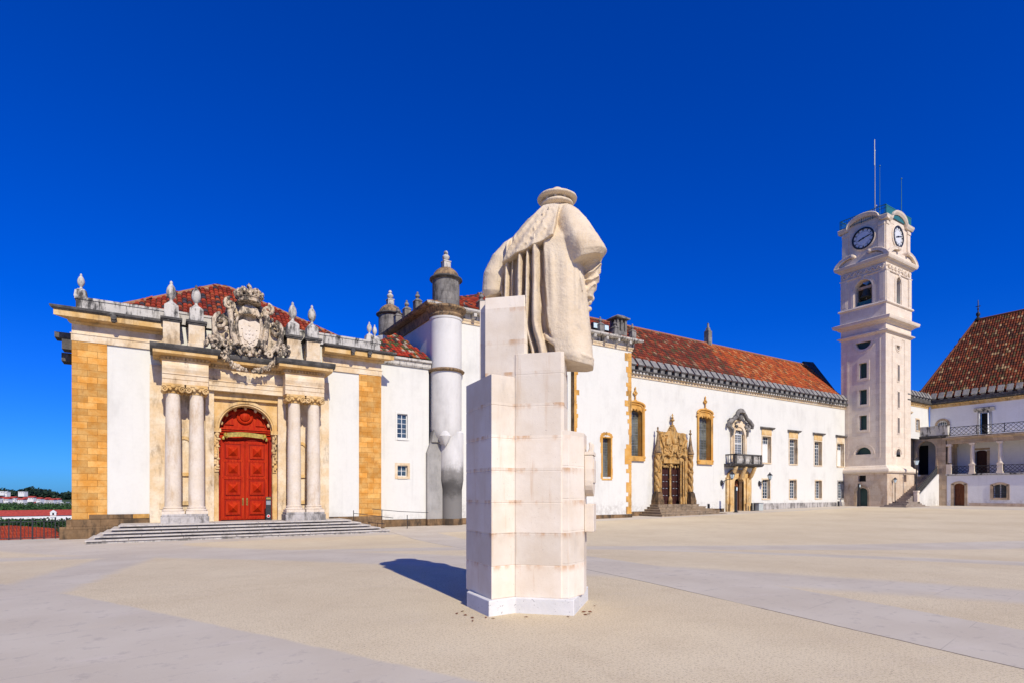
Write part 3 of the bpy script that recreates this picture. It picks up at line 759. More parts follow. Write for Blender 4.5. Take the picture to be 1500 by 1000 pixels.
    # crumpled cloth gathered under the sleeve
    vs, ns, nl = [], 90, 70
    for j in range(nl+1):
        t = j/nl; y = 371+(442-371)*t
        cxp = 863-1.5*t+2.5*math.sin(t*3.0); rw = (15.5*math.sin(min(1, t*3.2+.25)*math.pi/2)*(1-.62*t**1.6))*PX; rd = .17*(1-.45*t)*math.sin(min(1, t*3+.3)*math.pi/2)
        for i in range(ns):
            an = math.tau*i/ns; ca, sa = math.cos(an), math.sin(an)
            px = cxp+rw/PX*ca
            q = (y+px*.62)*.25+2.6*noise.noise((px*.045, y*.05, sa*1.5))+.5*sa
            f_ = (1-abs(math.sin(q)))**1.4
            g = 1+(.42*f_-.16)+.06*noise.noise((px*.15, y*.15, sa*3))
            vs.append((X(cxp)+rw*g*ca, -.01+rd*g*sa, Z(y)))
    fs = [(j*ns+i, j*ns+(i+1) % ns, (j+1)*ns+(i+1) % ns, (j+1)*ns+i) for j in range(nl) for i in range(ns)]
    fs += [tuple(range(ns-1, -1, -1)), tuple(nl*ns+i for i in range(ns))]
    fm.add(vs, fs, None, True)
    for (xa, ya, xb, yb, rr) in ((843, 398, 848, 446, .028), (851, 408, 856, 440, .022)):   # short folds under the sleeve
        fm.tube([(X(xa), -.24, Z(ya)), (X((xa+xb)/2), -.275, Z((ya+yb)/2)), (X(xb), -.25, Z(yb))], [rr*.5, rr, rr*.4], 9)
    for k, (x, y, r_) in enumerate([(866, 428, .05), (864, 436, .045), (866, 441, .035), (862, 446, .04), (863, 456, .03)]):
        fm.ball((X(x), .05, Z(y)), (r_, r_*1.3, r_*1.1), 10, 7)
    # neck and head with a beard, nose and ears
    fm.tube([(X(815), .07, Z(306)), (X(815), .06, Z(298)), (X(815), .08, Z(290))], [.14, .115, .13], 16)
    fm.ball((X(815), .11, Z(291)), (.145, .17, .19), 18, 12)
    fm.ball((X(815), .24, Z(304)), (.10, .08, .14), 12, 8)
    fm.ball((X(815), .285, Z(293)), (.022, .04, .05), 8, 6)
    for s in (-1, 1):
        fm.ball((X(815)+s*.145, .07, Z(298.5)), (.028, .045, .06), 8, 6)
        fm.ball((X(815)+s*.055, .255, Z(288)), (.03, .03, .018), 8, 6)
    fig = remeshed(fm, 'robed_figure', 'figure', root, .0095, 2, .4)
    # ermine collar lying over the left shoulder
    cm = MB(FF)
    top = [(796, 301), (803, 299), (810, 299), (819, 301)]
    bot = [(731, 381), (757, 370), (783, 357.5), (810, 343)]
    nu, nv = 60, 50
    def edge(pts, t):
        t *= len(pts)-1; i = min(int(t), len(pts)-2); f_ = t-i
        return pts[i][0]+(pts[i+1][0]-pts[i][0])*f_, pts[i][1]+(pts[i+1][1]-pts[i][1])*f_
    def surf(x, y):
        l, r, dep, off = lerp_rows(min(533, y))
        cx, hw = (l+r)/2, (r-l)/2
        k = max(-.985, min(.985, (x-cx)/hw)); ca = math.copysign(abs(k)**(1/.72), k)
        return off-dep*math.sqrt(max(0, 1-ca*ca))**.72
    vs = []
    for lay in (0, 1):
        for j in range(nv+1):
            t = j/nv
            for i in range(nu+1):
                s = i/nu
                xa, ya = edge(top, s); xb, yb = edge(bot, s)
                x, y = xa+(xb-xa)*t, ya+(yb-ya)*t
                x += 3.5*math.sin(s*math.pi)*0
                th = (.12+.045*t) if lay == 0 else -.05
                bq = -.20-.26*t; xm_, zm_ = XZ(x, y, bq); x, y = xm_/PX+800, 722-(zm_-1.6)/PX
                bmp = .010*noise.noise((x*.22, y*.16, 1.0))
                fl = .02*math.sin(s*19+t*2)*t
                vs.append((X(x), surf(x, y)-th*(1 if lay == 0 else 1)-(bmp+fl if lay == 0 else 0), Z(y)+(.02 if lay else 0)))
    w1 = nu+1; o2 = w1*(nv+1)
    fs = []
    for j in range(nv):
        for i in range(nu):
            a = j*w1+i
            fs += [(a, a+1, a+w1+1, a+w1), (o2+a, o2+a+w1, o2+a+w1+1, o2+a+1)]
    for i in range(nu):
        fs += [(i, o2+i, o2+i+1, i+1), (nv*w1+i, nv*w1+i+1, o2+nv*w1+i+1, o2+nv*w1+i)]
    for j in range(nv):
        fs += [(j*w1, (j+1)*w1, o2+(j+1)*w1, o2+j*w1), (j*w1+nu, o2+j*w1+nu, o2+(j+1)*w1+nu, (j+1)*w1+nu)]
    cm.add(vs, fs, None, True)
    rnd = random.Random(3)
    for (x, y) in [(743, 372), (752, 368), (761, 364), (772, 356), (765, 357), (781, 349), (792, 342), (784, 338), (788, 328), (797, 328), (797, 317), (806, 308), (776, 346), (800, 337)]:
        bq = -.20-.26*min(1, max(0, (y-300)/60)); xm_, zm_ = XZ(x, y, bq); x, y = xm_/PX+800, 722-(zm_-1.6)/PX
        b = surf(x, y)-.142
        cm.tube([(X(x), b-.004, Z(y-3)), (X(x)-.01, b-.010, Z(y)), (X(x)-.015, b-.0, Z(y+3.5))], [.006, .015, .005], 7)
    remeshed(cm, 'collar', 'figure', fig, .011, 2, .4)
    cp = MB(FF)
    c = (X(814.5), .10, 0)
    cp.lathe((c[0], c[1], Z(300)), [(.11, -.02), (.19, -.012), (.228, .004), (.236, .022), (.222, .042), (.175, .050), (.17, .074), (.235, .077), (.274, .088), (.286, .105), (.274, .127), (.21, .147), (.11, .158), (0, .161)], 48)
    for k in range(3):
        a = math.pi*(1.3+.21*k); cp.ball((c[0]+.195*math.cos(a), c[1]+.195*math.sin(a), Z(300)+.062), (.02, .02, .013), 7, 5)
    cap = remeshed(cp, 'cap', 'figure', fig, .007, 2, .4)
build_monument()
def fallen_leaves():
    rnd = random.Random(23)
    for k in range(14):
        t = rnd.random(); x = 3.55+rnd.uniform(-.25, .05) if t < .5 else 4.0+rnd.uniform(-.2, 1.3); y = 6.2+rnd.uniform(-.1, .6) if t < .5 else 6.2-.75*max(0, x-4.0)+rnd.uniform(-.25, -.06)
        if x > 4.6: y = 5.7+.86*(x-4.58)+rnd.uniform(-.2, -.06)
        a = rnd.uniform(0, 6.28); l = rnd.uniform(.025, .045); z = ground_z(x, y)+.006
        ca, sa = math.cos(a), math.sin(a); pts = [(-l, 0, .002), (-l*.2, l*.45, .012), (l, 0, .004), (-l*.2, -l*.45, .0)]
        top = [(x+p[0]*ca-p[1]*sa, y+p[0]*sa+p[1]*ca, z+p[2]) for p in pts]
        m = MB(); m.add(top+[(p[0], p[1], p[2]-.003) for p in top], [(0, 1, 2, 3), (7, 6, 5, 4), (0, 4, 5, 1), (1, 5, 6, 2), (2, 6, 7, 3), (3, 7, 4, 0)])
        tag(m.build('fallen_leaf', 'dryleaf'), 'small dry brown leaf lying on the gravel at the foot of the statue', 'leaf', 'dry leaves round the statue base')
fallen_leaves()
# ------------------------------------------------------------------ library with the columned portal
def build_library():
    F = facing(33.5)
    root = thing('library_building', 'white building with yellow corner piers, columned portal and coat of arms over a red door', 'building', (4, 33.5, -.55))
    B = lambda: MB(F)
    # --- walls
    m = B(); holes = [(2.38, 5.52, -1, 6.6)]
    m.shell(-3.45, 11.5, -.7, 10.2, 13, holes); m.build('wall', 'plaster', root)
    for s0, s1, z0 in ((-3.56, -2.2, -.6), (10.18, 11.56, -.6)):
        m = B(); m.box(s0, s1, -1.6, .055, z0, 8.86); m.build('corner_pier', 'ashlar', root, bevel=.01)
    m = B()
    m.box(-4.0, -1.7, .02, .22, -.75, .02); m.box(-3.75, -.47, .02, .16, .02, .36); m.box(-2.9, -.47, .012, .10, .36, .58); m.build('base_band', 'brownbase', root, bevel=.02); m = B()
    m.box(8.3, 11.75, .02, .14, -.7, -.02); m.box(8.3, 11.62, .012, .09, -.02, .22)
    m.build('base_band', 'brownbase', root, bevel=.02)
    m = B(); m.box(-1.15, -.475, .10, .125, .37, .575); m.build('repair_stone', 'yellow', root)
    # --- entablature: architrave bands, frieze and the deep cornice
    for a0, a1 in ((-3.5, .12), (8.0, 11.5)):
        l, r = (1, 0) if a0 < 0 else (0, 1)
        m = B(); m.prof([(-.9, 8.84), (.085, 8.84), (.085, 9.14), (.12, 9.16), (.12, 9.2), (.06, 9.22), (.06, 9.62), (-.9, 9.62)], a0, a1, l, r); m.build('frieze', 'lime', root)
        m = B(); m.prof([(-.9, 9.62), (.12, 9.62), (.2, 9.70), (.2, 9.76), (.66, 9.80), (.66, 10.06), (-.9, 10.06)], a0, a1, l, r); m.build('cornice', 'limeyellow', root)
        m = B(); m.prof([(-.9, 10.06), (.70, 10.06), (.78, 10.13), (.80, 10.20), (.80, 10.235), (.3, 10.28), (-.9, 10.28)], a0, a1, l, r); m.build('cornice_top', 'darkstone', root)
    # small spouts under the cornice
    for s in (-1.9, 9.6, 10.6):
        m = B(); m.tube([(s, .5, 9.98), (s, .86, 10.0)], [.11, .13], 10); m.box(s-.07, s+.07, .55, .82, 9.78, 9.95); m.build('spout', 'darkstone', root)
    # side mouldings seen past the left corner
    m = B(); m.prof([(-1.2, 9.0), (-.35, 9.0), (-.35, 9.25), (-1.2, 9.25)], -4.25, -3.5); m.prof([(-1.2, 8.5), (-.4, 8.5), (-.4, 9.0), (-1.2, 9.0)], -3.98, -3.5)
    m.prof([(-2.2, 8.1), (-1.3, 8.1), (-1.3, 8.5), (-2.2, 8.5)], -4.1, -3.5); m.build('side_moulding', 'darkstone', root)
    # --- parapet
    m = B(); m.box(-3.4, 11.45, -.35, .12, 10.28, 10.82); m.box(-3.45, 11.5, -.39, .16, 10.82, 10.93)
    m.build('parapet', 'weather', root)
    # --- roof
    m = B(); e = 10.3
    P = [(-3.2, -.5, e), (11.3, -.5, e), (11.3, -12.5, e), (-3.2, -12.5, e)]; A, Bp = (2.95, -6.5, 14.75), (3.75, -6.5, 14.75)
    r = MB(); T = lambda p: F(p)
    tile_roof(r, T(P[0]), T(P[1]), T(Bp), T(A), 'red', seed=2, pitch=.25, row=.42)
    tile_roof(r, T(P[2]), T(P[3]), T(A), T(Bp), 'red', seed=3, pitch=.4, row=.8)
    tile_roof(r, T(P[3]), T(P[0]), T(A), T(A), 'red', seed=4, pitch=.3, row=.5)
    tile_roof(r, T(P[1]), T(P[2]), T(Bp), T(Bp), 'red', seed=5, pitch=.3, row=.5)
    roof = r.build('roof', 'tile', root)
    m = B()
    for a, b in ((P[0], A), (P[1], Bp), (A, Bp)): m.tube([a, b], .13, 8, (.34, .17, .09))
    m.build('ridge_tiles', 'tile', roof)
    # --- portal: stone screen, columns in pairs, broken entablature
    por = B()
    por.box(-.46, 2.38, .012, .10, -.1, 8.1); por.box(5.52, 8.38, .012, .10, -.1, 8.1)      # flat stone behind the columns
    por.box(-.46, .12, .10, .14, -.1, 8.0)
    por.box(1.98, 2.38, .10, .42, .13, 7.06); por.box(5.52, 5.94, .10, .42, .13, 7.06)
    por.box(-.05, .35, .10, .17, .8, 7.06); por.box(7.5, 7.9, .10, .17, .8, 7.06)
    portal = por.build('portal', 'lime', root, bevel=.012)
    # little arched niches between the columns
    for c in (1.03, 6.75):
        m = B(); m.arc((c, 4.1), .3, .46, .10, .16, n=12); m.box(c-.46, c-.3, .10, .16, 1.2, 4.1); m.box(c+.3, c+.46, .10, .16, 1.2, 4.1); m.box(c-.5, c+.5, .1, .2, 1.0, 1.2); m.box(c-.5, c+.5, .1, .2, 2.5, 2.68)
        m.build('niche', 'limeyellow', portal)
    # doorway: inner frame with a round arch
    m = B(); m.spandrel(2.62, 5.28, 5.06, 6.62, .10, .75, 24); m.box(2.38, 2.62, -.65, .10, .12, 5.06); m.box(5.28, 5.52, -.65, .10, .12, 5.06)
    m.quad((2.38, .10, 5.06), (2.62, .10, 5.06), (2.62, .10, 6.62), (2.38, .10, 6.62)); m.quad((5.28, .10, 5.06), (5.52, .10, 5.06), (5.52, .10, 6.62), (5.28, .10, 6.62))
    m.arc((3.95, 5.06), 1.31, 1.40, .10, .17, n=28); m.arc((3.95, 5.06), 1.40, 1.54, .10, .22, n=28)
    m.box(2.36, 2.72, .08, .28, 4.86, 5.06); m.box(5.18, 5.54, .08, .28, 4.86, 5.06)
    m.box(2.38, 5.52, .10, .30, 6.62, 7.06)
    m.build('door_arch', 'limeyellow', portal)
    rnd = random.Random(5)
    for c in (2.52, 5.38):                               # carved drops beside the door
        m = B(); m.box(c-.1, c+.1, .09, .16, 2.75, 4.85)
        for k in range(15):
            z = 4.75-k*.13; m.ball((c+rnd.uniform(-.09, .09), .15+rnd.uniform(0, .08), z), (rnd.uniform(.06, .13), .08, rnd.uniform(.06, .11)), 7, 5)
        m.build('carved_drop', 'limeyellow', portal)
    m = B(); m.arc((3.95, 5.06), 1.27, 1.33, -.24, -.12, n=24)
    for k in range(7):
        a = math.pi*(.09+.137*k); m.ball((3.95+1.22*math.cos(a), -.18, 5.06+1.22*math.sin(a)), (.085, .1, .12), 7, 5)
    m.build('arch_rosettes', 'limeyellow', portal)
    # columns
    def column(c, d=1.1):
        m = B()
        n = 28; sh = []
        for k in range(13):
            t = k/12; sh.append((.36-.055*t*t, .93+5.62*t))
        m.lathe((c, d, 0), sh, n); col = m.build('column', 'column', portal)
        b = B(); b.lathe((c, d, 0), [(.47, .72), (.49, .76), (.47, .80), (.41, .82), (.40, .86), (.43, .885), (.42, .92), (.37, .94)], n); b.box(c-.48, c+.48, d-.48, d+.48, .58, .72)
        b.build('column_base', 'column', portal)
        k = B(); k.lathe((c, d, 0), [(.31, 6.53), (.345, 6.56), (.31, 6.59), (.31, 6.66), (.38, 6.76)], n)
        k.prism([(c-.46, 6.9), (c+.46, 6.9), (c+.48, 7.0), (c-.48, 7.0)], d-.46, d+.46); k.box(c-.40, c+.40, d-.42, d+.43, 6.76, 6.9)
        for sx in (-1, 1):
            sp = []
            for q in range(26):
                a = q/25*math.pi*3.2; rr = .165*(1-q/29)
                sp.append((c+sx*(.38+rr*math.cos(a+.9)*.95), d+.46, 6.72+rr*math.sin(a+.9)))
            k.tube(sp, [.045*(1-.5*q/25) for q in range(26)], 7)
            k.lathe((c+sx*.38, d-.42, 6.72), [(.15, 0), (.13, .25), (.12, .44), (.13, .6), (.15, .84)], 14, axis='d')
        k.ball((c, d+.45, 6.86), (.12, .06, .09), 8, 6); k.ball((c-.12, d+.42, 6.72), (.07, .05, .05), 6, 5); k.ball((c+.12, d+.42, 6.72), (.07, .05, .05), 6, 5)
        k.build('capital', 'limeyellow', portal)
    for c in (.53, 1.55, 6.24, 7.27): column(c)
    for c0, c1 in ((.0, 2.08), (5.70, 7.82)):
        m = B(); m.box(c0, c1, .10, 1.64, -.1, .46); m.box(c0+.05, c1-.05, .10, 1.6, .46, .58); m.build('column_plinth', 'greybase', portal, bevel=.02)
    # entablature blocks over the pairs and the set back middle
    def ent(a0, a1, d, ml, mr):
        m = B(); m.prof([(.1, 7.0), (d, 7.0), (d, 7.22), (d+.03, 7.24), (d+.03, 7.46), (d+.07, 7.48), (d+.07, 7.53), (d-.01, 7.55), (d+.06, 7.75), (d+.06, 7.9), (d-.01, 8.1), (d-.01, 8.14), (.1, 8.14)], a0, a1, ml*.0, mr*.0); m.build('entablature', 'lime', portal)
        t = B(); n = max(4, int((a1-a0)/.155))
        t.prof([(.1, 8.14), (d+.05, 8.14), (d+.07, 8.19), (d+.03, 8.2), (d+.03, 8.33), (d+.16, 8.36), (.1, 8.36)], a0-.05*ml, a1+.05*mr)
        for i in range(n):
            x = a0+(a1-a0)*(i+.5)/n; t.box(x-.045, x+.045, d+.02, d+.115, 8.205, 8.325)
        if ml or mr:
            for sx, q in ((a0, -1), (a1, 1)):
                if (q < 0 and not ml) or (q > 0 and not mr): continue
                for i in range(7):
                    y = d-.1-i*.155; t.box(min(sx, sx+q*.1), max(sx, sx+q*.1), y-.045, y+.045, 8.205, 8.325)
        t.build('dentils', 'limeyellow', portal)
        c = B(); c.prof([(.1, 8.36), (d+.16, 8.36), (d+.40, 8.41), (d+.40, 8.56), (.1, 8.56)], a0-.38*ml, a1+.38*mr); c.build('portal_cornice', 'limeyellow', portal)
        c = B(); c.prof([(.1, 8.56), (d+.43, 8.56), (d+.50, 8.66), (d+.54, 8.78), (d+.54, 8.83), (d+.1, 8.93), (.1, 8.95)], a0-.5*ml, a1+.5*mr); c.build('portal_cornice_top', 'darkstone', portal)
    ent(.06, 2.06, 1.42, 1, 1); ent(2.06, 5.72, .62, 0, 0); ent(5.72, 7.78, 1.42, 1, 1)
    # pedestals of the urns over the columns
    for c in (.46, 1.56, 6.26, 7.30):
        m = B(); m.box(c-.36, c+.36, .2, .98, 8.93, 10.15); m.box(c-.40, c+.40, .18, 1.02, 8.94, 9.22); m.build('urn_pedestal', 'lime', root, bevel=.015)
        m = B(); m.box(c-.42, c+.42, .15, 1.05, 10.15, 10.22); m.box(c-.47, c+.47, .12, 1.1, 10.22, 10.34); m.build('pedestal_cap', 'darkstone', root, bevel=.015)
        m = B(); m.taper(c-.33, c+.33, .25, .9, 10.34, 11.0, .03); m.taper(c-.30, c+.30, .28, .87, 11.0, 11.16, .15)
        finial_mb(m, (c, .57, 11.14), .98)
        m.build('urn', 'weather', root, bevel=.01)
    for c, d, z, k in ((-3.22, -.1, 10.93, .92), (10.85, -.1, 10.93, .92), (11.3, -.45, 10.93, .9)):
        m = B(); m.taper(c-.26, c+.26, d-.26, d+.26, z, z+.32, .04); m.taper(c-.2, c+.2, d-.2, d+.2, z+.32, z+.42, .08); finial_mb(m, (c, d, z+.4), k*.72); m.build('urn', 'weather', root)
    # --- coat of arms
    arms = MB(F); c = 3.97; d = 1.0
    rnd = random.Random(11)
    oval = [(c+1.0*math.cos(a)*(1 if math.sin(a) > -.2 else .93), 9.95+1.28*math.sin(a)) for a in [math.tau*k/40 for k in range(40)]]
    arms.prism(oval, .1, d)
    arms.prism([(c-1.6, 8.8), (c+1.6, 8.8), (c+2.0, 9.4), (c+1.95, 10.3), (c+1.6, 10.85), (c+1.25, 11.1), (c+1.1, 11.5), (c+.6, 11.75), (c-.6, 11.75), (c-1.1, 11.5), (c-1.25, 11.1), (c-1.6, 10.85), (c-1.95, 10.3), (c-2.0, 9.4)], .1, .78)
    def scroll(x, z, r, turn, sgn, rad, dd=d):
        pts = []
        for q in range(34):
            a = turn+sgn*q/33*math.tau*1.35; rr = r*(1-q/40)
            pts.append((x+rr*math.cos(a), dd+.12+.1*q/33, z+rr*math.sin(a)))
        arms.tube(pts, [rad*(1-.45*q/33) for q in range(34)], 9)
    for sx in (-1, 1):
        arms.tube([(c+sx*.75, d+.1, 11.35), (c+sx*1.05, d+.15, 11.0), (c+sx*.98, d+.18, 10.4), (c+sx*.9, d+.2, 9.9), (c+sx*.72, d+.18, 9.5), (c+sx*.98, d+.1, 9.25)], [.12, .17, .15, .17, .2, .12], 9)
        arms.tube([(c+sx*.62, d+.2, 10.9), (c+sx*.72, d+.24, 10.4), (c+sx*.66, d+.24, 9.9), (c+sx*.45, d+.22, 9.4)], [.08, .1, .1, .07], 8)
        scroll(c+sx*1.0, 11.42, .30, math.pi/2, -sx, .12)
        scroll(c+sx*1.55, 10.5, .40, math.pi/2, -sx, .12, d-.15)
        arms.tube([(c+sx*1.62, d-.05, 10.9), (c+sx*1.9, d-.05, 10.6), (c+sx*1.86, d-.05, 9.9), (c+sx*1.5, d, 9.5), (c+sx*1.25, d+.1, 9.2)], [.1, .16, .17, .16, .12], 9)
        scroll(c+sx*1.82, 9.35, .26, 0, sx, .1)
        scroll(c+sx*1.15, 9.05, .22, math.pi, -sx, .09)
        for k in range(26):                               # hanging garland
            t = k/25
            x = c+sx*(2.15-1.95*t); z = 9.55-1.45*math.sin(t*math.pi/2)**.8
            for _ in range(3): arms.ball((x+rnd.uniform(-.11, .11), d+.22+rnd.uniform(-.12, .12), z+rnd.uniform(-.1, .1)), (rnd.uniform(.06, .13), .1, rnd.uniform(.06, .12)), 6, 5)
        for k in range(9):
            arms.ball((c+sx*(1.9+.06*k), d+.05+rnd.uniform(-.1, .2), 9.7-.05*k+rnd.uniform(-.15, .15)), (rnd.uniform(.08, .16),)*3, 6, 5)
        for k in range(16):
            arms.ball((c+sx*rnd.uniform(.75, 1.35), d+.1+rnd.uniform(-.05, .15), rnd.uniform(9.2, 11.3)), (rnd.uniform(.05, .12),)*3, 6, 5)
    # scalloped mantle under the crown
    for k in range(9):
        a = -.75+1.5*k/8; arms.tube([(c+.08*a, d+.2, 11.55), (c+.45*a, d+.3, 11.3), (c+.72*a, d+.32, 11.02-.12*abs(a))], [.05, .09, .12], 7)
    for k in range(28):
        arms.ball((c+rnd.uniform(-.6, .6), d+.2+rnd.uniform(0, .12), rnd.uniform(8.9, 9.3)), (rnd.uniform(.06, .14),)*3, 6, 5)
    for k in range(40):
        a = rnd.uniform(0, math.tau); arms.ball((c+.86*math.cos(a), d+.08, 10.0+1.1*math.sin(a)), (rnd.uniform(.05, .1),)*3, 6, 5)
    arms.v = [(c+(v[0]-c)*(.86 if v[2] < 11.2 else .92), v[1], v[2]) for v in arms.v]
    coat = arms.build('coat_of_arms', 'carved', root)
    m = B()
    shp = [(c-.52, 10.6), (c-.3, 10.72), (c, 10.64), (c+.3, 10.72), (c+.52, 10.6), (c+.56, 10.0), (c+.45, 9.55), (c, 9.2), (c-.45, 9.55), (c-.56, 10.0)]
    m.prism(shp, d, d+.22); m.prism([(c+(x-c)*.6, 9.95+(z-9.95)*.6) for x, z in shp], d+.22, d+.27)
    for k in range(7):
        a = math.pi/2+math.tau*k/7; m.box(c+.42*math.cos(a)-.06, c+.42*math.cos(a)+.06, d+.2, d+.26, 9.98+.5*math.sin(a)-.07, 9.98+.5*math.sin(a)+.07)
    for x, z in ((0, 0), (-.16, 0), (.16, 0), (0, .2), (0, -.2)): m.ball((c+x, d+.27, 9.98+z), (.06, .05, .07), 7, 5)
    m.build('shield', 'column', coat)
    m = B(); z = 11.72
    m.lathe((c, d+.1, z), [(.62, 0), (.68, .03), (.68, .10), (.63, .13), (.64, .25), (.70, .29), (.70, .33), (.60, .34)], 28)
    for k in range(16):
        a = math.tau*k/16; x, y = c+.68*math.cos(a), d+.1+.68*math.sin(a)
        for q in range(4): m.ball((x+rnd.uniform(-.07, .07)+.1*math.cos(a)*q/3, y+rnd.uniform(-.07, .07), z+.38+q*.09), (rnd.uniform(.07, .12),)*3, 6, 5)
    for k in range(8):
        a = math.tau*k/8; ca, sa = math.cos(a), math.sin(a)
        m.tube([(c+.62*ca, d+.1+.62*sa, z+.4), (c+.72*ca, d+.1+.72*sa, z+.68), (c+.45*ca, d+.1+.45*sa, z+.86), (c, d+.1, z+.8)], [.07, .09, .08, .06], 7)
        for t in (.5, .72, .95): m.ball((c+(.78-.2*t)*ca, d+.1+(.78-.2*t)*sa, z+.35+.5*t), (.075,)*3, 6, 5)
    m.ball((c, d+.1, z+.62), (.5, .5, .25), 12, 7)
    m.lathe((c, d+.1, z+.8), [(.1, 0), (.07, .08), (.1, .12), (.05, .16), (.12, .22), (.15, .29), (.12, .36), (.04, .40), (.05, .46), (0, .5)], 12)
    m.v = [(c+(v[0]-c)*.86, v[1], 11.6+(v[2]-11.72)*.86) for v in m.v]
    m.build('crown', 'carved', coat)
    # --- door
    dr = B()
    dr.box(2.62, 5.28, -.62, -.5, .12, 4.52); dr.box(2.62, 5.28, -.62, -.42, 4.52, 4.60)
    dr.box(2.62, 2.74, -.6, -.2, .12, 4.6); dr.box(5.16, 5.28, -.6, -.2, .12, 4.6)
    door = dr.build('door', 'reddark', root)
    for s0 in (2.76, 3.965):
        m = B(); s1 = s0+1.175; d0 = -.5
        m.box(s0, s1, d0, d0+.05, .14, 4.5); m.box(s0+.02, s0+.17, d0+.05, d0+.09, .16, 4.48); m.box(s1-.17, s1-.02, d0+.05, d0+.09, .16, 4.48)
        for z0, z1 in ((.16, .32), (1.30, 1.44), (2.38, 2.56), (3.32, 3.46), (4.32, 4.48)): m.box(s0+.17, s1-.17, d0+.05, d0+.088, z0, z1)
        for z in (.24, 1.37, 2.47, 3.39, 4.40):
            for k in range(8): m.ball((s0+.1+k*(s1-s0-.2)/7, d0+.1, z), (.025,)*3, 5, 4)
        lf = m.build('door_leaf', 'reddoor', door, bevel=.006)
        for cz in (.81, 1.90, 2.94, 3.88):
            cx = (s0+s1)/2; pb = B()
            pb.box(cx-.40, cx+.40, d0+.05, d0+.075, cz-.43, cz+.43); pnl = pb.build('panel', 'reddark', lf)  # darker red round each panel puts groove shade into the colour
            pb = B()
            for w, h, t0, t1 in ((.345, .365, .075, .125), (.285, .30, .125, .145)): pb.box(cx-w, cx+w, d0+t0, d0+t1, cz-h, cz+h)
            v = [(cx-.235, d0+.147, cz-.25), (cx+.235, d0+.147, cz-.25), (cx+.235, d0+.147, cz+.25), (cx-.235, d0+.147, cz+.25), (cx, d0+.36, cz)]
            pb.add(v, [(0, 1, 4), (1, 2, 4), (2, 3, 4), (3, 0, 4)]); pb.build('panel_boss', 'reddoor', lf)
        x = s1-.09 if s0 < 3 else s0+.09
        h = B(); h.box(x-.04, x+.04, d0+.09, d0+.11, .95, 1.35); h.tube([(x, d0+.11, 1.25), (x, d0+.17, 1.2), (x, d0+.17, 1.05), (x, d0+.11, 1.0)], .018, 6); h.build('door_handle', 'brass', door)
    m = B(); m.box(2.62, 5.28, -.6, -.28, 4.98, 5.08); m.box(2.64, 5.26, -.6, -.36, 4.86, 4.98); m.box(2.66, 5.24, -.6, -.22, 5.08, 5.16)
    m.box(2.62, 5.28, -.6, -.46, 4.60, 4.86)
    m.build('transom', 'reddoor', door)
    m = B(); pts = [(3.95+1.30*math.cos(math.pi*k/24), 5.16+1.14*math.sin(math.pi*k/24)) for k in range(25)]
    m.prism(pts, -.6, -.5); m.arc((3.95, 5.16), 1.02, 1.1, -.5, -.42, .12, math.pi-.12, 24); m.box(2.9, 5.0, -.5, -.42, 5.18, 5.3)
    m.lathe((3.95, -.5, 5.86), [(.42, 0), (.42, .1), (.36, .14), (.30, .09), (.27, .09), (.25, .16), (.15, .22), (0, .25)], 28, axis='d')
    for sx in (-1, 1): m.prism([(3.95+sx*.55, 5.36), (3.95+sx*1.0, 5.36), (3.95+sx*.74, 5.78), (3.95+sx*.6, 5.85)], -.5, -.42)
    m.build('tympanum', 'reddoor', door)
    m = B()                                              # gilded scroll over the door
    vs = []; n = 22
    for k in range(n+1):
        t = k/n; x = 3.05+1.8*t; z = 4.76+.07*math.sin(t*math.pi); y = -.2+.08*math.sin(t*math.tau)
        vs += [(x, y, z-.12), (x, y, z+.12), (x, y+.03, z+.12), (x, y+.03, z-.12)]
    fs = [(4*k+a, 4*k+(a+1) % 4, 4*k+4+(a+1) % 4, 4*k+4+a) for k in range(n) for a in range(4)]+[(0, 1, 2, 3), (4*n, 4*n+3, 4*n+2, 4*n+1)]
    m.add(vs, fs, None, False)
    for sx, x in ((-1, 2.98), (1, 4.92)):
        m.tube([(x, -.3, 4.86), (x+sx*.03, -.2, 4.78), (x, -.14, 4.70), (x-sx*.06, -.2, 4.62)], [.06, .08, .08, .05], 8); m.ball((x+sx*.1, -.25, 4.6), (.08, .05, .1), 7, 5)
    m.build('gilded_scroll', 'gold', door)
    # --- steps
    m = MB(); rs = MB()
    for i in range(5):
        z1 = -.40+.133*i; x0, x1 = -2.72+.27*i, 10.75-.42*i; y = 29.55+.40*i
        rs.box(x0+.06, x1-.06, y+.055, 33.3-.01*i, z1-(.5 if i == 0 else .09), z1-.055)
        rnd2 = random.Random(60+i); x = x0
        while x < x1-.01:                                  # separate tread slabs with hairline joints
            w = min(rnd2.uniform(1.2, 2.3), x1-x)
            if x1-x-w < .5: w = x1-x
            dz = rnd2.uniform(-.006, .004)
            m.box(x, x+w-.012, y+rnd2.uniform(-.012, .008), 33.4-.012*i, z1-.058, z1+dz); x += w
    st = m.build('steps', 'step', root, bevel=.012); rs.build('risers', 'greybase', st)  # darker risers carry dirt and the shadow under the nosings in their colour
build_library()
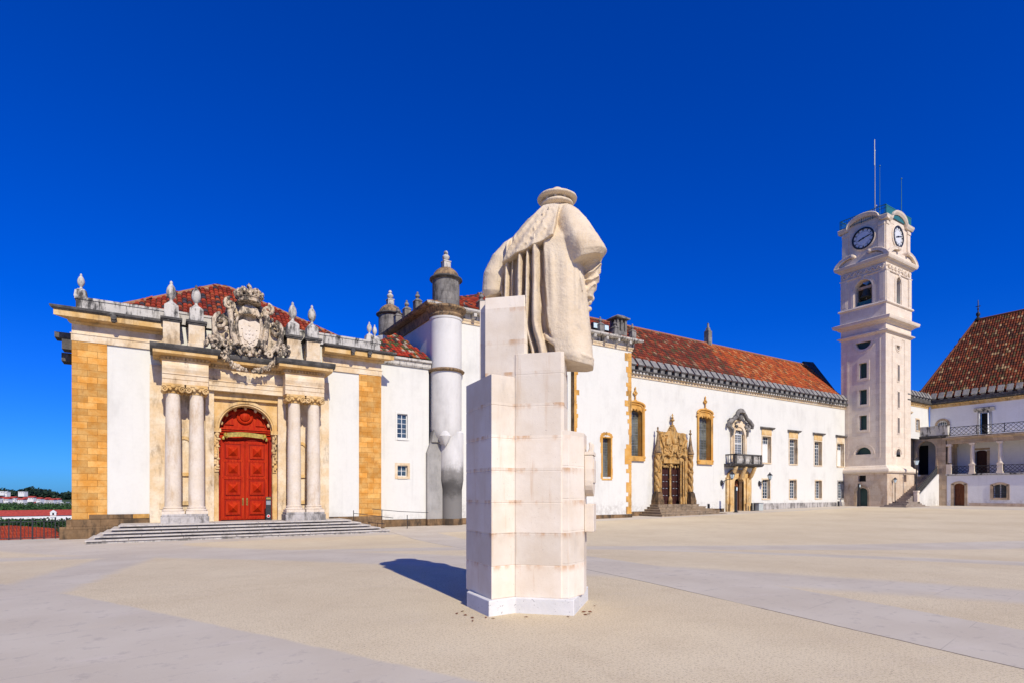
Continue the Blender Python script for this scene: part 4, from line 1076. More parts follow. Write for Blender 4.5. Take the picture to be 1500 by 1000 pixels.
def small_library_things():
    t = thing('sign_stand', 'narrow black sign stand with a red roundel beside the red door', 'sign', (5.02, 33.05, .13))
    m = MB(); m.box(4.86, 5.18, 32.95, 33.15, .135, .19); m.box(4.88, 5.16, 33.02, 33.08, .19, 1.42); m.build('panel', 'iron', t, bevel=.01)
    m = MB(); m.lathe((5.02, 33.02, .36), [(.085, 0), (.085, -.008), (0, -.008)], 18, axis='d'); m.build('roundel', 'white', t)
    m = MB(); m.lathe((5.02, 33.012, .36), [(.06, 0), (.06, -.008), (0, -.008)], 18, axis='d'); m.build('roundel_centre', 'signred', t)
    m = MB(); m.box(4.91, 5.13, 33.008, 33.02, 1.28, 1.38); m.build('header', 'gold', t)
    m = MB(); m.box(4.91, 5.13, 33.008, 33.02, .98, 1.2); m.build('notice', 'galv', t)
    h = thing('handrail', 'thin iron handrail beside the ramp right of the library steps', 'handrail', (11, 32.3, -.5))
    for x, z0, z1 in ((9.5, -.3, .62), (11.2, -.5, .62), (12.8, -.5, .28)):
        m = MB(); m.tube([(x, 32.3, z0-.2), (x, 32.3, z1)], .022, 6); m.build('post', 'iron', h)
    m = MB(); m.tube([(9.5, 32.3, .45), (11.9, 32.3, .12)], .02, 6); m.tube([(10.6, 32.3, .68), (12.4, 32.3, .5), (14.2, 32.3, .40)], .02, 6); m.build('rail', 'iron', h)
small_library_things()
# ------------------------------------------------------------------ low annex between the library and the chapel
def build_annex():
    F = facing(34.5); B = lambda: MB(F)
    root = thing('annex_building', 'small plain white building with two little windows beside the round turret', 'building', (13.3, 34.5, -.55))
    W1, W2 = (12.98, 13.68, 5.2, 6.78), (13.0, 13.68, 2.72, 3.42)
    m = B(); m.shell(11.45, 15.2, -.7, 9.9, 9, [W1, W2]); m.build('wall', 'plaster', root)
    window(root, F, *W1, fw=.13, rec=.16, cols=2, rows=5, frame='plaster'); window(root, F, *W2, fw=.17, rec=.22, cols=2, rows=2, frame='lime')
    m = B(); m.box(11.5, 15.1, .012, .06, -.75, -.08); m.build('base_band', 'brownbase', root)
    m = B(); m.prof([(-.6, 9.9), (.1, 9.9), (.16, 10.0), (.16, 10.2), (.3, 10.28), (.3, 10.42), (-.6, 10.42)], 11.4, 15.3); m.build('cornice', 'weather', root)
    r = MB(); ap = F((14.0, -3.2, 12.75)); ap2 = F((14.3, -3.2, 12.75))
    tile_roof(r, F((10.6, .3, 10.45)), F((15.3, .3, 10.45)), ap2, ap, 'mixed', pitch=.24, row=.40, seed=12)
    tile_roof(r, F((10.6, -8, 10.45)), F((10.6, .3, 10.45)), ap, ap, 'mixed', pitch=.26, row=.45, seed=13)
    r.build('roof', 'tile', root)
build_annex()

# ------------------------------------------------------------------ chapel: turreted block, projecting bay and long nave
def pinnacle(parent, F, s, d, z, k=1.0, mat='greystone', name='pinnacle'):
    m = MB(F); m.box(s-.24*k, s+.24*k, d-.24*k, d+.24*k, z, z+.62*k); m.taper(s-.28*k, s+.28*k, d-.28*k, d+.28*k, z+.62*k, z+.80*k, .14*k)
    m.lathe((s, d, z+.78*k), [(r*k, h*k) for r, h in ((.12, 0), (.09, .08), (.17, .18), (.15, .30), (.07, .38), (.09, .44), (.05, .52), (0, .55))], 10)
    return m.build(name, mat, parent)
def turret_top(parent, F, s, d, z):
    m = MB(F)
    m.lathe((s, d, z), [(.97, 0), (.97, .1), (.92, .12), (.92, 1.78), (.95, 1.82)], 32); drum = m.build('turret_drum', 'greystone', parent)
    m = MB(F); m.lathe((s, d, z), [(.98, 1.82), (1.06, 1.86), (1.12, 1.92), (1.10, 2.0), (.98, 2.03)], 32); m.build('turret_ring', 'darkstone', drum)
    m = MB(F); m.lathe((s, d, z+2.0), [(.92, 0), (.90, .12), (.82, .34), (.68, .52), (.5, .66), (.32, .75), (.2, .8), (0, .8)], 32); m.build('dome', 'lichen', drum)
    m = MB(F); m.box(s-.24, s+.24, d-.24, d+.24, z+2.72, z+3.15); m.box(s-.27, s+.27, d-.27, d+.27, z+3.15, z+3.22); m.lathe((s, d, z+3.2), [(.16, 0), (.12, .07), (.24, .2), (.26, .33), (.16, .46), (.1, .5), (.15, .58), (.12, .68), (.07, .74), (0, .76)], 14)
    m.build('turret_finial', 'weather', drum)
def quoins(parent, F, s, z0, z1, sgn, seed, mat='yellow', d=.0, w=.5):
    rnd = random.Random(seed); m = MB(F); z = z0
    while z < z1:
        h = rnd.uniform(.26, .5); ww = w*rnd.choice((.45, .6, .75, 1.0, 1.25)); h = min(h, z1-z+.01)
        a, b = (s, s+sgn*ww) if sgn > 0 else (s+sgn*ww, s)
        k = rnd.uniform(-.05, .05); m.add([(a-.0, d+.014, z), (b+sgn*0, d+.014, z+k*.5), (b+.04*rnd.random()*sgn, d+.014, z+h*.5), (b, d+.014, z+h), (a, d+.014, z+h)], [(0, 1, 2, 3, 4)])
        z += h
    return m.build('quoins', mat, parent)
def gothic_window(parent, F, s0, s1, z0, z1):
    """late gothic window in a thick yellow surround"""
    c = (s0+s1)/2; w = s1-s0
    m = MB(F)
    m.reveal(s0+.24, s1-.24, z0+.45, z1-.75, .1, .6, False)
    # splayed jambs with shafts
    for a, sg in ((s0, 1), (s1, -1)):
        for k, (o, r, dd) in enumerate(((.07, .085, .11), (.19, .055, .07))): m.tube([(a+sg*o, dd, z0+.3), (a+sg*o, dd, z1-.55)], r, 9)
        m.box(min(a, a+sg*.24), max(a, a+sg*.24), -.02, .08, z0+.2, z1-.5)
        m.ball((a+sg*.08, .14, z0+.32), (.15, .13, .15), 8, 6); m.ball((a+sg*.08, .14, z0+.12), (.11, .1, .12), 8, 6); m.ball((a-sg*.05, .14, z1-.75), (.12, .1, .1), 8, 6)
    m.prism([(s0+.0, z0), (s1, z0), (s1-.1, z0+.42), (s0+.1, z0+.42)], 0, .2)
    pts = []
    for t in range(13): pts.append((c-w*.5*math.cos(math.pi*t/12), z1-.55+.42*math.sin(math.pi*t/12)**.7))
    m.tube([(x, .13, z) for x, z in pts], .1, 8)
    m.tube([(c+(x-c)*.78, .08, z1-.62+(z-z1+.55)*.7) for x, z in pts], .07, 8)
    m.spandrel(s0+.24, s1-.24, z1-1.05, z1-.72, .05, .55, 12, .3)
    m.prism([(x, z) for x, z in pts]+[(s1-.02, z1-.75), (s0+.02, z1-.75)], -.02, .05) if False else None
    up = [(c+(x-c)*.95, z) for x, z in pts]
    m.prism([(s0+.05, z1-.72)]+up+[(s1-.05, z1-.72)], -.02, .06)
    for k in range(5):
        x = s0+.42+(w-.84)*k/4; m.ball((x, .02, z1-.80-.06*(k % 2)), (.09, .1, .11), 7, 5)
    w_ = m.build('window', 'yellow', parent)
    m = MB(F); m.tube([(c, .12, z1-.15), (c, .12, z1+.42)], [.07, .05], 8); m.ball((c, .12, z1+.5), (.14, .12, .1), 8, 6)
    for sx in (-1, 1): m.ball((c+sx*.15, .12, z1+.62), (.11, .08, .12), 7, 5)
    m.ball((c, .12, z1+.78), (.11, .1, .14), 8, 6); m.ball((c, .12, z1+1.02), (.07, .07, .16), 7, 6); m.ball((c, .12, z1-.05), (.18, .12, .12), 8, 6); m.build('window_finial', 'yellow', w_)
    g0, g1, y0, y1 = s0+.24, s1-.24, z0+.45, z1-.72
    MB(F).quad((g0, -.48, y0), (g1, -.48, y0), (g1, -.48, y1), (g0, -.48, y1)).build('pane', 'glassblue', w_)
    m = MB(F)
    for k in range(1, 4): x = g0+(g1-g0)*k/4; m.box(x-.012, x+.012, -.475, -.455, y0, y1)
    n = int((y1-y0)/.24)
    for k in range(1, n):
        z = y0+(y1-y0)*k/n; t = .03 if k % 4 == 0 else .011; m.box(g0, g1, -.475, -.45, z-t, z+t)
    m.build('leading', 'lead', w_)
    return (g0, g1, y0, y1)

def build_chapel():
    root = thing('chapel', 'long white chapel with red tile roof, round turret, yellow gothic windows and carved portal', 'building', (45, 35.5, 0))
    # ---- turreted block (plane 34.4) and the bay that steps forward (plane 34)
    F = facing(34.4); FB = facing(34.0); N = facing(35.5)
    BW = (30.12, 30.98, 2.95, 6.1)
    m = MB(F); m.shell(15.45, 27.4, -.7, 13.35, 14); m.build('turret_block_wall', 'plaster', root)
    m = MB(FB); m.shell(27.2, 33.3, -.7, 13.45, 14, [BW]); m.build('bay_wall', 'plaster', root)
    def cornice(F_, a0, a1, z, ml=0, mr=0, back=-1.0):
        c = MB(F_); c.prof([(back, z-.02), (.06, z-.02), (.08, z+.06), (.05, z+.1), (.12, z+.2), (.14, z+.28), (back, z+.28)], a0, a1, ml, mr); co = c.build('cornice', 'lime', root)
        t = MB(F_); t.prof([(back, z+.62), (.62, z+.66), (.7, z+.74), (.72, z+.86), (.5, z+.92), (back, z+.95)], a0, a1, ml, mr); t.prof([(back, z+.28), (.14, z+.28), (.18, z+.62), (back, z+.62)], a0, a1, ml, mr); t.build('cornice_top', 'weather', co)
        x = a0+.4
        while x < a1:
            b = MB(F_); b.box(x-.11, x+.11, .14, .6, z+.42, z+.64); b.box(x-.11, x+.11, .14, .42, z+.32, z+.42); b.build('modillion', 'weather', co); x += 1.27
    cornice(F, 15.45, 27.2, 13.35, 1, 0); cornice(FB, 27.2, 33.3, 13.45, 1, 1)
    # side of the block going back
    S = west(15.45)
    t = MB(S); t.prof([(-1, 13.95), (.62, 13.99), (.7, 14.07), (.72, 14.2), (.5, 14.27), (-1, 14.3)], -44.5, -33.7); t.prof([(-1, 13.33), (.1, 13.33), (.18, 13.95), (-1, 13.95)], -44.5, -34.4)
    t.build('side_cornice', 'lichen', root)
    quoins(root, FB, 33.3, -.1, 13.3, -1, 21, w=.62); quoins(root, FB, 27.2, -.1, 12.6, 1, 22, w=.5)
    m = MB(west(27.2)); m.box(-34.39, -34.0, 0, .012, -.4, 12.8); m.build('corner_stone', 'brownbase', root)
    m = MB(west(33.3)); 
    m = MB(FB); m.box(27.2, 33.34, .012, .05, -.75, -.12); m.build('base_band', 'brownbase', root)
    m = MB(F); m.box(15.4, 27.2, .012, .05, -.75, -.12); m.build('base_band', 'brownbase', root)
    # narrow window of the bay: irregular yellow surround
    s0, s1, z0, z1 = BW
    m = MB(FB); m.reveal(s0, s1, z0, z1, .02, .42, True)
    rnd = random.Random(9)
    for a, sg in ((s0, -1), (s1, 1)):
        z = z0-.15
        while z < z1+.1:
            h = rnd.uniform(.3, .6); w = rnd.uniform(.15, .3); m.box(min(a, a+sg*w), max(a, a+sg*w), -.02, .022+rnd.uniform(0, .006), z, min(z+h, z1+.1)-.004); z += h
    m.box(s0-.1, s1+.12, -.02, .03, z0-.28, z0-.15); m.box(s0-.05, s1+.05, -.02, .034, z1, z1+.1)
    for k in range(7):
        a = math.pi*k/6; m.ball(((s0+s1)/2+.52*math.cos(a), .0, z1+.12+.22*math.sin(a)), (.16, .035, .15), 8, 6)
    w_ = m.build('window', 'yellow', root)
    MB(FB).quad((s0, -.38, z0), (s1, -.38, z0), (s1, -.38, z1), (s0, -.38, z1)).build('pane', 'glassblue', w_)
    m = MB(FB)
    for k in range(1, 5): x = s0+(s1-s0)*k/5; m.box(x-.014, x+.014, -.375, -.36, z0, z1)
    for k in range(1, 15): z = z0+(z1-z0)*k/15; m.box(s0, s1, -.375, -.355, z-.012, z+.012)
    m.build('leading', 'lead', w_)
    # ---- round turret
    c, d = 16.42, .0
    m = MB(F); m.lathe((c, d, 0), [(.35, 4.75), (.62, 5.0), (.95, 5.5), (1.06, 5.95), (1.06, 13.2), (1.10, 13.22), (1.12, 13.34), (1.06, 13.36)], 40); tur = m.build('turret', 'plaster_old', root)
    m = MB(F); m.lathe((c, d, 0), [(1.1, 9.72), (1.24, 9.78), (1.27, 9.84), (1.18, 9.92), (1.06, 9.97)], 40); m.build('turret_band', 'lichen', tur)
    m = MB(F); m.lathe((c, d, 0), [(1.06, 13.36), (1.14, 13.5), (1.1, 13.62), (1.26, 13.82), (1.36, 13.9), (1.38, 14.02), (1.2, 14.1), (.95, 14.12)], 40); m.build('turret_cornice', 'lichen', tur)
    turret_top(tur if False else root, F, c, d, 14.1)
    m = MB(F); m.lathe((c+.36, d+.14, 0), [(.70, -.7), (.70, 1.85), (.74, 2.1), (.80, 2.5), (.80, 5.7), (.4, 6.1)], 40); m.build('turret_foot', 'turret_foot', tur)
    m = MB(F); m.box(14.95, c+2.25, -.2, .30, -.75, -.10); m.lathe((c+.36, d+.14, 0), [(.74, -.75), (.74, -.10), (.6, -.08)], 40); m.build('turret_base_band', 'brownbase', tur)
    m = MB(F); m.prism([(14.98, -.7), (16.4, -.7), (16.4, 5.3), (15.5, 5.9), (15.25, 5.0), (14.98, 4.3)], -.3, .16); m.prism([(15.25, 5.0), (16.2, 5.0), (16.2, 6.6), (15.55, 6.6)], -.3, .3)
    m.build('buttress', 'plaster_grey', root, bevel=.05)
    m = MB(F); m.lathe((16.02, .72, 0), [(0, 4.75), (.14, 4.9), (.3, 5.2), (.38, 5.42), (.2, 5.75), (0, 5.9)], 20); m.build('corbel', 'plaster_old', tur)
    # second turret at the far corner
    m = MB(F); m.lathe((15.7, -8.9, 0), [(1.06, 9), (1.06, 13.3), (1.3, 13.8), (1.34, 14.0), (.95, 14.1)], 28); m.build('turret', 'plaster_old', root)
    turret_top(root, F, 15.7, -8.9, 14.0)
    for q in (38.2, 40.0, 36.2): pinnacle(root, F, 15.1, 34.4-q, 14.25)
    pinnacle(root, F, 19.0, .3, 14.22, 1.1); pinnacle(root, F, 17.9, -.2, 14.22, .5)
    for s in (29.6, 31.15, 33.1): pinnacle(root, FB, s, .3, 14.36, .95)
    # chimney on the bay
    m = MB(FB); m.box(31.55, 32.65, -.75, .15, 14.3, 14.9); 
    for a in (31.55, 31.98, 32.43):
        for b in (-.75, -.07): m.box(a, a+.22, b, b+.22, 14.9, 15.9)
    m.box(31.7, 32.5, -.66, .02, 14.9, 15.7); m.box(31.35, 32.85, -.95, .35, 15.9, 16.02); m.taper(31.4, 32.8, -.9, .3, 16.02, 16.25, .35, .3); m.build('chimney', 'greystone', root, bevel=.02)
    # ---- nave wall
    GW1 = (34.0, 36.25, 4.45, 9.75); GW2 = (43.3, 45.5, 4.4, 9.8)
    def gh(g): return (g[0]+.24, g[1]-.24, g[2]+.45, g[3]-.72)
    door1 = (38.46, 41.12, -1, 4.35); dw = (48.72, 50.22, -1, 3.15); bwn = (48.86, 50.3, 4.6, 8.35)
    UW = [(53.62, 55.12, 4.85, 7.65), (58.56, 60.06, 4.85, 7.62), (63.52, 65.02, 4.85, 7.6), (68.42, 69.92, 4.85, 7.6)]
    LW = [(53.66, 54.96, 1.05, 3.08), (58.6, 59.9, 1.05, 3.07), (63.72, 65.02, 1.03, 3.06), (68.62, 69.92, 1.02, 3.05)]
    m = MB(N); m.shell(33.3, 70.35, -.8, 11.85, 12, [gh(GW1), gh(GW2), door1, dw, bwn]+UW+LW)
    cb = (bwn[0]+bwn[1])/2
    m.spandrel(bwn[0], bwn[1], 7.6, 8.35, 0, .5, 14, .74)
    m.build('nave_wall', 'plaster', root)
    gothic_window(root, N, *GW1); gothic_window(root, N, *GW2)
    m = MB(N); m.prof([(-.8, 11.75), (.06, 11.75), (.1, 11.86), (.06, 11.9), (.06, 12.02), (.18, 12.12), (.22, 12.22), (-.8, 12.22)], 33.3, 70.35); m.build('cornice', 'lime', root)
    n = 40; L = 36.9/n; m = MB(N); m.box(33.4, 70.2, .18, .22, 12.06, 12.22)
    for i in range(2*n+10):
        x = 33.4+36.8*i/(2*n+10); m.box(x, x+.2, .22, .36, 12.06, 12.22)
    m.build('dentil_course', 'weather', root)
    m = MB(N); m.prof([(-.9, 12.22), (.42, 12.24), (.46, 12.36), (-.9, 12.4)], 33.3, 70.4); m.build('gutter', 'darkstone', root)
    for i in range(n):                                     # row of weathered stone blocks along the eaves
        x = 33.42+L*i
        b = MB(N); b.box(x+.15, x+L-.30, -.25, .22, 12.4, 12.95)
        j = random.Random(i).uniform(-.02, .02); p, q = x+.05+j, x+L-.20+j
        b.add([(p, .40, 12.84), (q, .40, 12.84), (q, -.10, 13.52), (p, -.10, 13.52), (p, .26, 12.72), (q, .26, 12.72), (q, -.24, 13.42), (p, -.24, 13.42)],
              [(0, 1, 2, 3), (7, 6, 5, 4), (0, 4, 5, 1), (1, 5, 6, 2), (2, 6, 7, 3), (3, 7, 4, 0)])
        b.build('merlon', 'merlon', root)
    # ---- roofs
    def split(p, pal, rnd): return 'brown' if p.x+.35*(p.z-13)+rnd.uniform(-.6, .6) < 52.2 else 'orange'
    r = MB(); ez, rz, rv = 12.75, 18.25, 41.0
    tile_roof(r, (31.5, 35.35, ez), (70.3, 35.35, ez), (71.5, rv, rz), (28.0, rv, rz), 'brown', .30, .47, 31, split)
    tile_roof(r, (70.3, 47, ez), (31.5, 47, ez), (28, rv, rz), (71.5, rv, rz), 'brown', .5, .9, 32)
    tile_roof(r, (15.2, 34.05, 14.3), (33.5, 33.8, 14.4), (33.0, rv, rz-.15), (22.5, rv, rz-.15), 'red', .30, .47, 33)
    tile_roof(r, (15.2, 47, 14.3), (15.2, 34.05, 14.3), (22.5, rv, rz-.15), (22.5, rv, rz-.15), 'red', .34, .6, 34)
    tile_roof(r, (33.6, 33.9, 14.4), (33.6, 40.5, 14.4), (33.0, rv, rz-.15), (33.0, rv-.2, rz-.15), 'brown', .34, .6, 35)
    roof = r.build('roof', 'tile', root)
    rt = MB(); rt.tube([(22.5, rv, rz), (71.3, rv, rz+.1)], .17, 8, (.30, .13, .07)); rt.build('ridge_tiles', 'tile', roof)
    m = MB(); m.box(51.6, 52.2, rv-.3, rv+.3, 18.1, 19.7); m.taper(51.66, 52.14, rv-.24, rv+.24, 19.7, 20.1, .1); m.tube([(51.9, rv, 20.0), (51.9, rv, 20.6)], [.14, .1], 8); m.build('roof_finial', 'greystone', roof)
    m = MB(); m.prism([(0, 0)]*3, 0, 0) if False else None
    m.add([(70.35, 35.7, 12.6), (74.0, 37.0, 12.6), (74.0, rv+.5, 19.2), (71.5, rv+.5, 19.0), (70.35, 36.0, 12.6), (74.0, 48, 12.6)], [(0, 1, 2, 3), (3, 2, 5, 4)])
    m.box(70.36, 77, 36.5, 47, 0, 12.6); m.build('end_roof', 'darkstone', root)  # dark stone colour stands in for this roof's shaded side
    # ---- carved portal
    pz = .62; PC = 39.66
    pt = MB(N)
    pt.box(37.5, 38.46, 0, .10, pz, 4.9); pt.box(41.12, 41.7, 0, .34, pz, 4.9); pt.box(38.46, 41.12, 0, .34, 4.35, 4.98)
    top = [(PC-1.85, 4.98), (PC+1.85, 4.98), (PC+1.8, 6.4), (PC+1.65, 7.0), (PC+1.0, 7.05), (PC+.5, 7.2), (PC+.25, 7.6), (PC, 7.85), (PC-.25, 7.6), (PC-.5, 7.2), (PC-1.0, 7.05), (PC-1.6, 7.0), (PC-1.8, 6.4)]
    pt.prism(top, 0, .42)
    portal = pt.build('portal', 'portalstone', root, bevel=.03)
    m = MB(N); rnd = random.Random(17)
    for k in range(24):
        t = k/23; x = PC-1.65+3.3*t; z = 7.08+(.75*math.exp(-((x-PC)/.35)**2)); m.ball((x, .25, z), (rnd.uniform(.09, .16), .14, rnd.uniform(.08, .15)), 7, 5)
    for sx in (-1, 1):                                      # ogee ribs
        m.tube([(PC+sx*1.65, .45, 4.5), (PC+sx*1.5, .5, 5.0), (PC+sx*1.0, .5, 5.2), (PC+sx*.55, .5, 4.95), (PC+sx*.3, .5, 5.3), (PC+sx*.25, .48, 6.0)], [.11, .12, .12, .11, .1, .08], 8)
        m.tube([(PC+sx*1.7, .48, 6.5), (PC+sx*1.35, .5, 5.85), (PC+sx*.7, .5, 5.75), (PC+sx*.35, .48, 6.1)], .09, 8)
        m.prism([(PC+sx*.85-.26, 6.05), (PC+sx*.85+.26, 6.05), (PC+sx*.85+.26, 6.6), (PC+sx*.85, 6.78), (PC+sx*.85-.26, 6.6)], .42, .56)
        m.lathe((PC+sx*1.05, .42, 5.42), [(.34, 0), (.36, .1), (.28, .12), (.24, .04), (0, .03)], 16, axis='d')
        for k in range(30): m.ball((PC+sx*rnd.uniform(.3, 1.7), .44, rnd.uniform(5.1, 6.95)), (rnd.uniform(.05, .13), .12, rnd.uniform(.05, .13)), 6, 5)
    m.prism([(PC-.32, 5.5), (PC, 5.3), (PC+.32, 5.5), (PC+.32, 6.05), (PC-.32, 6.05)], .42, .6); m.ball((PC, .5, 6.35), (.28, .14, .3), 10, 7)
    m.build('carving', 'portalstone', portal)
    m = MB(N); m.tube([(PC, .25, 7.75), (PC, .25, 8.25)], [.09, .05], 8); m.ball((PC, .25, 8.3), (.2, .2, .14), 9, 6); m.ball((PC, .25, 8.52), (.13, .13, .1), 8, 6); m.tube([(PC, .25, 8.4), (PC, .25, 8.9)], .045, 7); m.box(PC-.12, PC+.12, .22, .28, 8.7, 8.76); m.build('portal_finial', 'portalstone', portal)
    for c in (37.55, 41.86):                               # twisted side piers with pinnacles
        m = MB(N)
        for k in range(3):
            pts = [(c+.13*math.cos(math.tau*(k/3+t*1.5)), .45+.13*math.sin(math.tau*(k/3+t*1.5)), 1.75+3.4*t) for t in [q/40 for q in range(41)]]
            m.tube(pts, .15, 8)
        for z in (3.55, 5.1): m.lathe((c, .45, z), [(.24, -.08), (.32, 0), (.24, .09)], 14)
        pier = m.build('twisted_pier', 'portalstone', portal)
        m = MB(N); m.box(c-.38, c+.38, .0, .86, pz, 1.0); m.taper(c-.36, c+.36, .02, .84, 1.0, 1.65, .1); m.lathe((c, .45, 1.65), [(.28, 0), (.34, .06), (.24, .14)], 14); m.build('pier_base', 'brownbase', pier, bevel=.02)
        m = MB(N); m.lathe((c, .45, 5.15), [(.26, 0), (.36, .12), (.3, .3), (.18, .9), (.08, 1.7), (.05, 1.95)], 10); m.ball((c, .45, 7.15), (.14, .14, .11), 8, 6); m.ball((c, .45, 7.4), (.08, .08, .16), 8, 6); m.build('pinnacle', 'lichen', pier)
    for i, x in enumerate((40.62, 40.86, 41.12)):          # slender shafts
        m = MB(N); m.tube([(x, .48-.1*(i == 0), 1.3), (x, .48-.1*(i == 0), 4.6)], .075, 9); y = .48-.1*(i == 0); m.lathe((x, y, 0), [(.14, pz), (.15, 1.1), (.11, 1.25), (.075, 1.35)], 10); m.lathe((x, y, 2.9), [(.075, -.05), (.125, 0), (.075, .05)], 10); m.build('shaft', 'portalstone', portal)
    mu = 39.52
    m = MB(N); m.tube([(mu, .10, 1.3), (mu, .10, 4.35)], .10, 10); m.lathe((mu, .10, 0), [(.2, pz), (.2, 1.1), (.14, 1.3)], 10); m.lathe((mu, .10, 2.9), [(.09, -.06), (.16, 0), (.09, .06)], 10); m.box(mu-.13, mu+.13, -.2, .24, 4.1, 4.35)
    for ca_, cb_ in ((38.46, mu-.1), (mu+.1, 41.12)):
        m.spandrel(ca_, cb_, 4.02, 4.36, .12, .2, 12, .28)
        for k in range(4): m.ball((ca_+.2+(cb_-ca_-.4)*k/3, .1, 4.08-.05*(k % 2)), (.1, .1, .13), 7, 5)
    m.build('mullion', 'portalstone', portal)
    for ca_, cb_ in ((38.46, mu), (mu, 41.12)):
        cc = (ca_+cb_)/2; h = (cb_-ca_)/2
        m = MB(N); m.box(ca_+.002, cb_-.002, -.14, -.08, pz, 4.36)
        for z in (1.1, 1.75, 2.4, 3.0, 3.6):
            for dx in (-.42*h, .42*h): m.box(cc+dx-.2, cc+dx+.2, -.08, -.04, z-.2, z+.2)
        dl = m.build('door_leaf', 'darkdoor', portal)
        m = MB(N)
        for z in (1.42, 2.07, 2.7, 3.3):
            for dx in (-.3, .12): m.box(cc+dx, cc+dx+.2, -.078, -.03, z-.03, z+.03)
        m.build('iron_straps', 'galv', dl)
    m = MB(N)
    for i in range(5):
        z1 = .62-.20*i; m.box(37.05-.34*i, 42.4+.45*i, -.05+.01*i, .98+.42*i, -.7 if i == 4 else z1-.19, z1-.05); m.box(37.0-.34*i, 42.45+.45*i, -.04+.01*i, 1.02+.42*i, z1-.055, z1)
    m.build('portal_steps', 'stepbrown', root, bevel=.02)
    m = MB(N); m.box(33.3, 37.0, .012, .07, -.8, .02); m.box(43.6, 47.3, .012, .06, -.8, .12); m.build('base_band', 'brownbase', root)
    m = MB(N); m.box(52.1, 70.35, .012, .07, -.6, .56); m.build('base_band', 'greybase', root)
    # ---- doorway with balcony and baroque window above it
    dwy = MB(N)
    for a, b in ((47.55, 48.72), (50.22, 51.5)):
        dwy.box(a, b, 0, .22, -.4, 3.2); dwy.box(a+.3, b-.35, .22, .36, .55, 3.15); dwy.box(a+.15, b-.2, .22, .46, -.4, .55)
    dwy.spandrel(48.72, 50.22, 2.75, 3.2, .22, .6, 12, .4); dwy.reveal(48.72, 50.22, -.4, 2.75, .2, .55, False)
    dwy.prism([(47.7, 3.2), (51.4, 3.2), (51.3, 3.6), (50.6, 4.0), (48.4, 4.0), (47.8, 3.6)], 0, .24)
    for c in (48.0, 49.5, 51.0):
        dwy.tube([(c, .25, 3.1), (c, .5, 3.35), (c, .75, 3.85), (c, 1.0, 4.28)], [.16, .2, .2, .14], 9); dwy.ball((c, .85, 4.05), (.2, .2, .2), 8, 6)
    door_s = dwy.build('doorway', 'limeyellow', root, bevel=.015)
    m = MB(N); m.box(48.72, 50.22, -.62, -.5, -.4, 3.2); m.build('door_recess', 'dark', door_s)
    m = MB(N); m.box(49.3, 50.2, -.5, -.43, -.3, 2.9); m.box(49.4, 50.1, -.43, -.40, .1, 1.2); m.box(49.4, 50.1, -.43, -.40, 1.4, 2.7); m.build('door_leaf', 'browndoor', door_s)
    bal = MB(N); bal.prof([(0, 4.25), (1.1, 4.3), (1.25, 4.42), (1.3, 4.5), (1.3, 4.56), (0, 4.56)], 47.35, 52.0); bal.box(47.55, 51.8, .98, 1.2, 5.38, 5.5); bal.box(47.55, 47.75, 0, 1.2, 5.38, 5.5); bal.box(51.6, 51.8, 0, 1.2, 5.38, 5.5)
    for x in (47.65, 49.0, 50.35, 51.7): bal.box(x-.13, x+.13, .94, 1.2, 4.56, 5.38)
    balc = bal.build('balcony', 'darkstone', root, bevel=.01)
    def bal_prof(h): return [(.05, 0), (.07, .05), (.05, .12), (.1, .3), (.09, .4), (.045, .58), (.06, .7), (.05, .82)]
    proto = None
    for x in [47.95+.21*k for k in range(5)]+[49.28+.2*k for k in range(5)]+[50.65+.21*k for k in range(5)]:
        m = MB(N); m.lathe((x, 1.08, 4.56), bal_prof(.82), 8); m.build('baluster', 'weather', balc)
    for x in (47.65, 51.7):
        for y in (.25, .55, .85): m = MB(N); m.lathe((x, y, 4.56), bal_prof(.82), 8); m.build('baluster', 'weather', balc)
    bw = MB(N)
    bw.box(bwn[0]-.55, bwn[0], 0, .12, 4.56, 8.3); bw.box(bwn[1], bwn[1]+.55, 0, .12, 4.56, 8.3); bw.box(bwn[0]-.3, bwn[0]-.1, .12, .22, 4.56, 7.9); bw.box(bwn[1]+.1, bwn[1]+.3, .12, .22, 4.56, 7.9)
    bw.arc((cb, 7.6), bwn[1]-cb, bwn[1]-cb+.3, 0, .2, n=20); bw.reveal(bwn[0], bwn[1], 4.56, 7.6, .1, .3, False)
    bw.prism([(cb-1.25, 8.0), (cb+1.25, 8.0), (cb+.9, 8.75), (cb, 9.15), (cb-.9, 8.75)], 0, .1)
    bwo = bw.build('baroque_window', 'lime', root)
    m = MB(N); rnd = random.Random(4)
    for sx in (-1, 1):
        m.tube([(cb+sx*1.95, .25, 8.25), (cb+sx*1.85, .35, 8.6), (cb+sx*1.35, .38, 8.95), (cb+sx*.85, .38, 9.2), (cb+sx*.62, .36, 9.55), (cb+sx*.4, .36, 9.75)], [.16, .2, .22, .2, .2, .14], 9)
        m.tube([(cb+sx*1.6, .2, 8.4), (cb+sx*1.2, .25, 8.0), (cb+sx*1.2, .22, 7.4)], [.12, .17, .1], 8)
        for k in range(8): m.ball((cb+sx*rnd.uniform(.3, 1.7), .25, 8.6+rnd.uniform(-.3, .5)), (rnd.uniform(.1, .2),)*3, 7, 5)
    m.lathe((cb, .3, 9.9), [(.0, -.35), (.5, -.2), (.42, .0), (.25, .22), (0, .3)], 12); m.ball((cb, .3, 9.3), (.35, .22, .4), 9, 7)
    m.build('pediment', 'greystone', bwo)
    z0, z1 = 4.58, 7.6
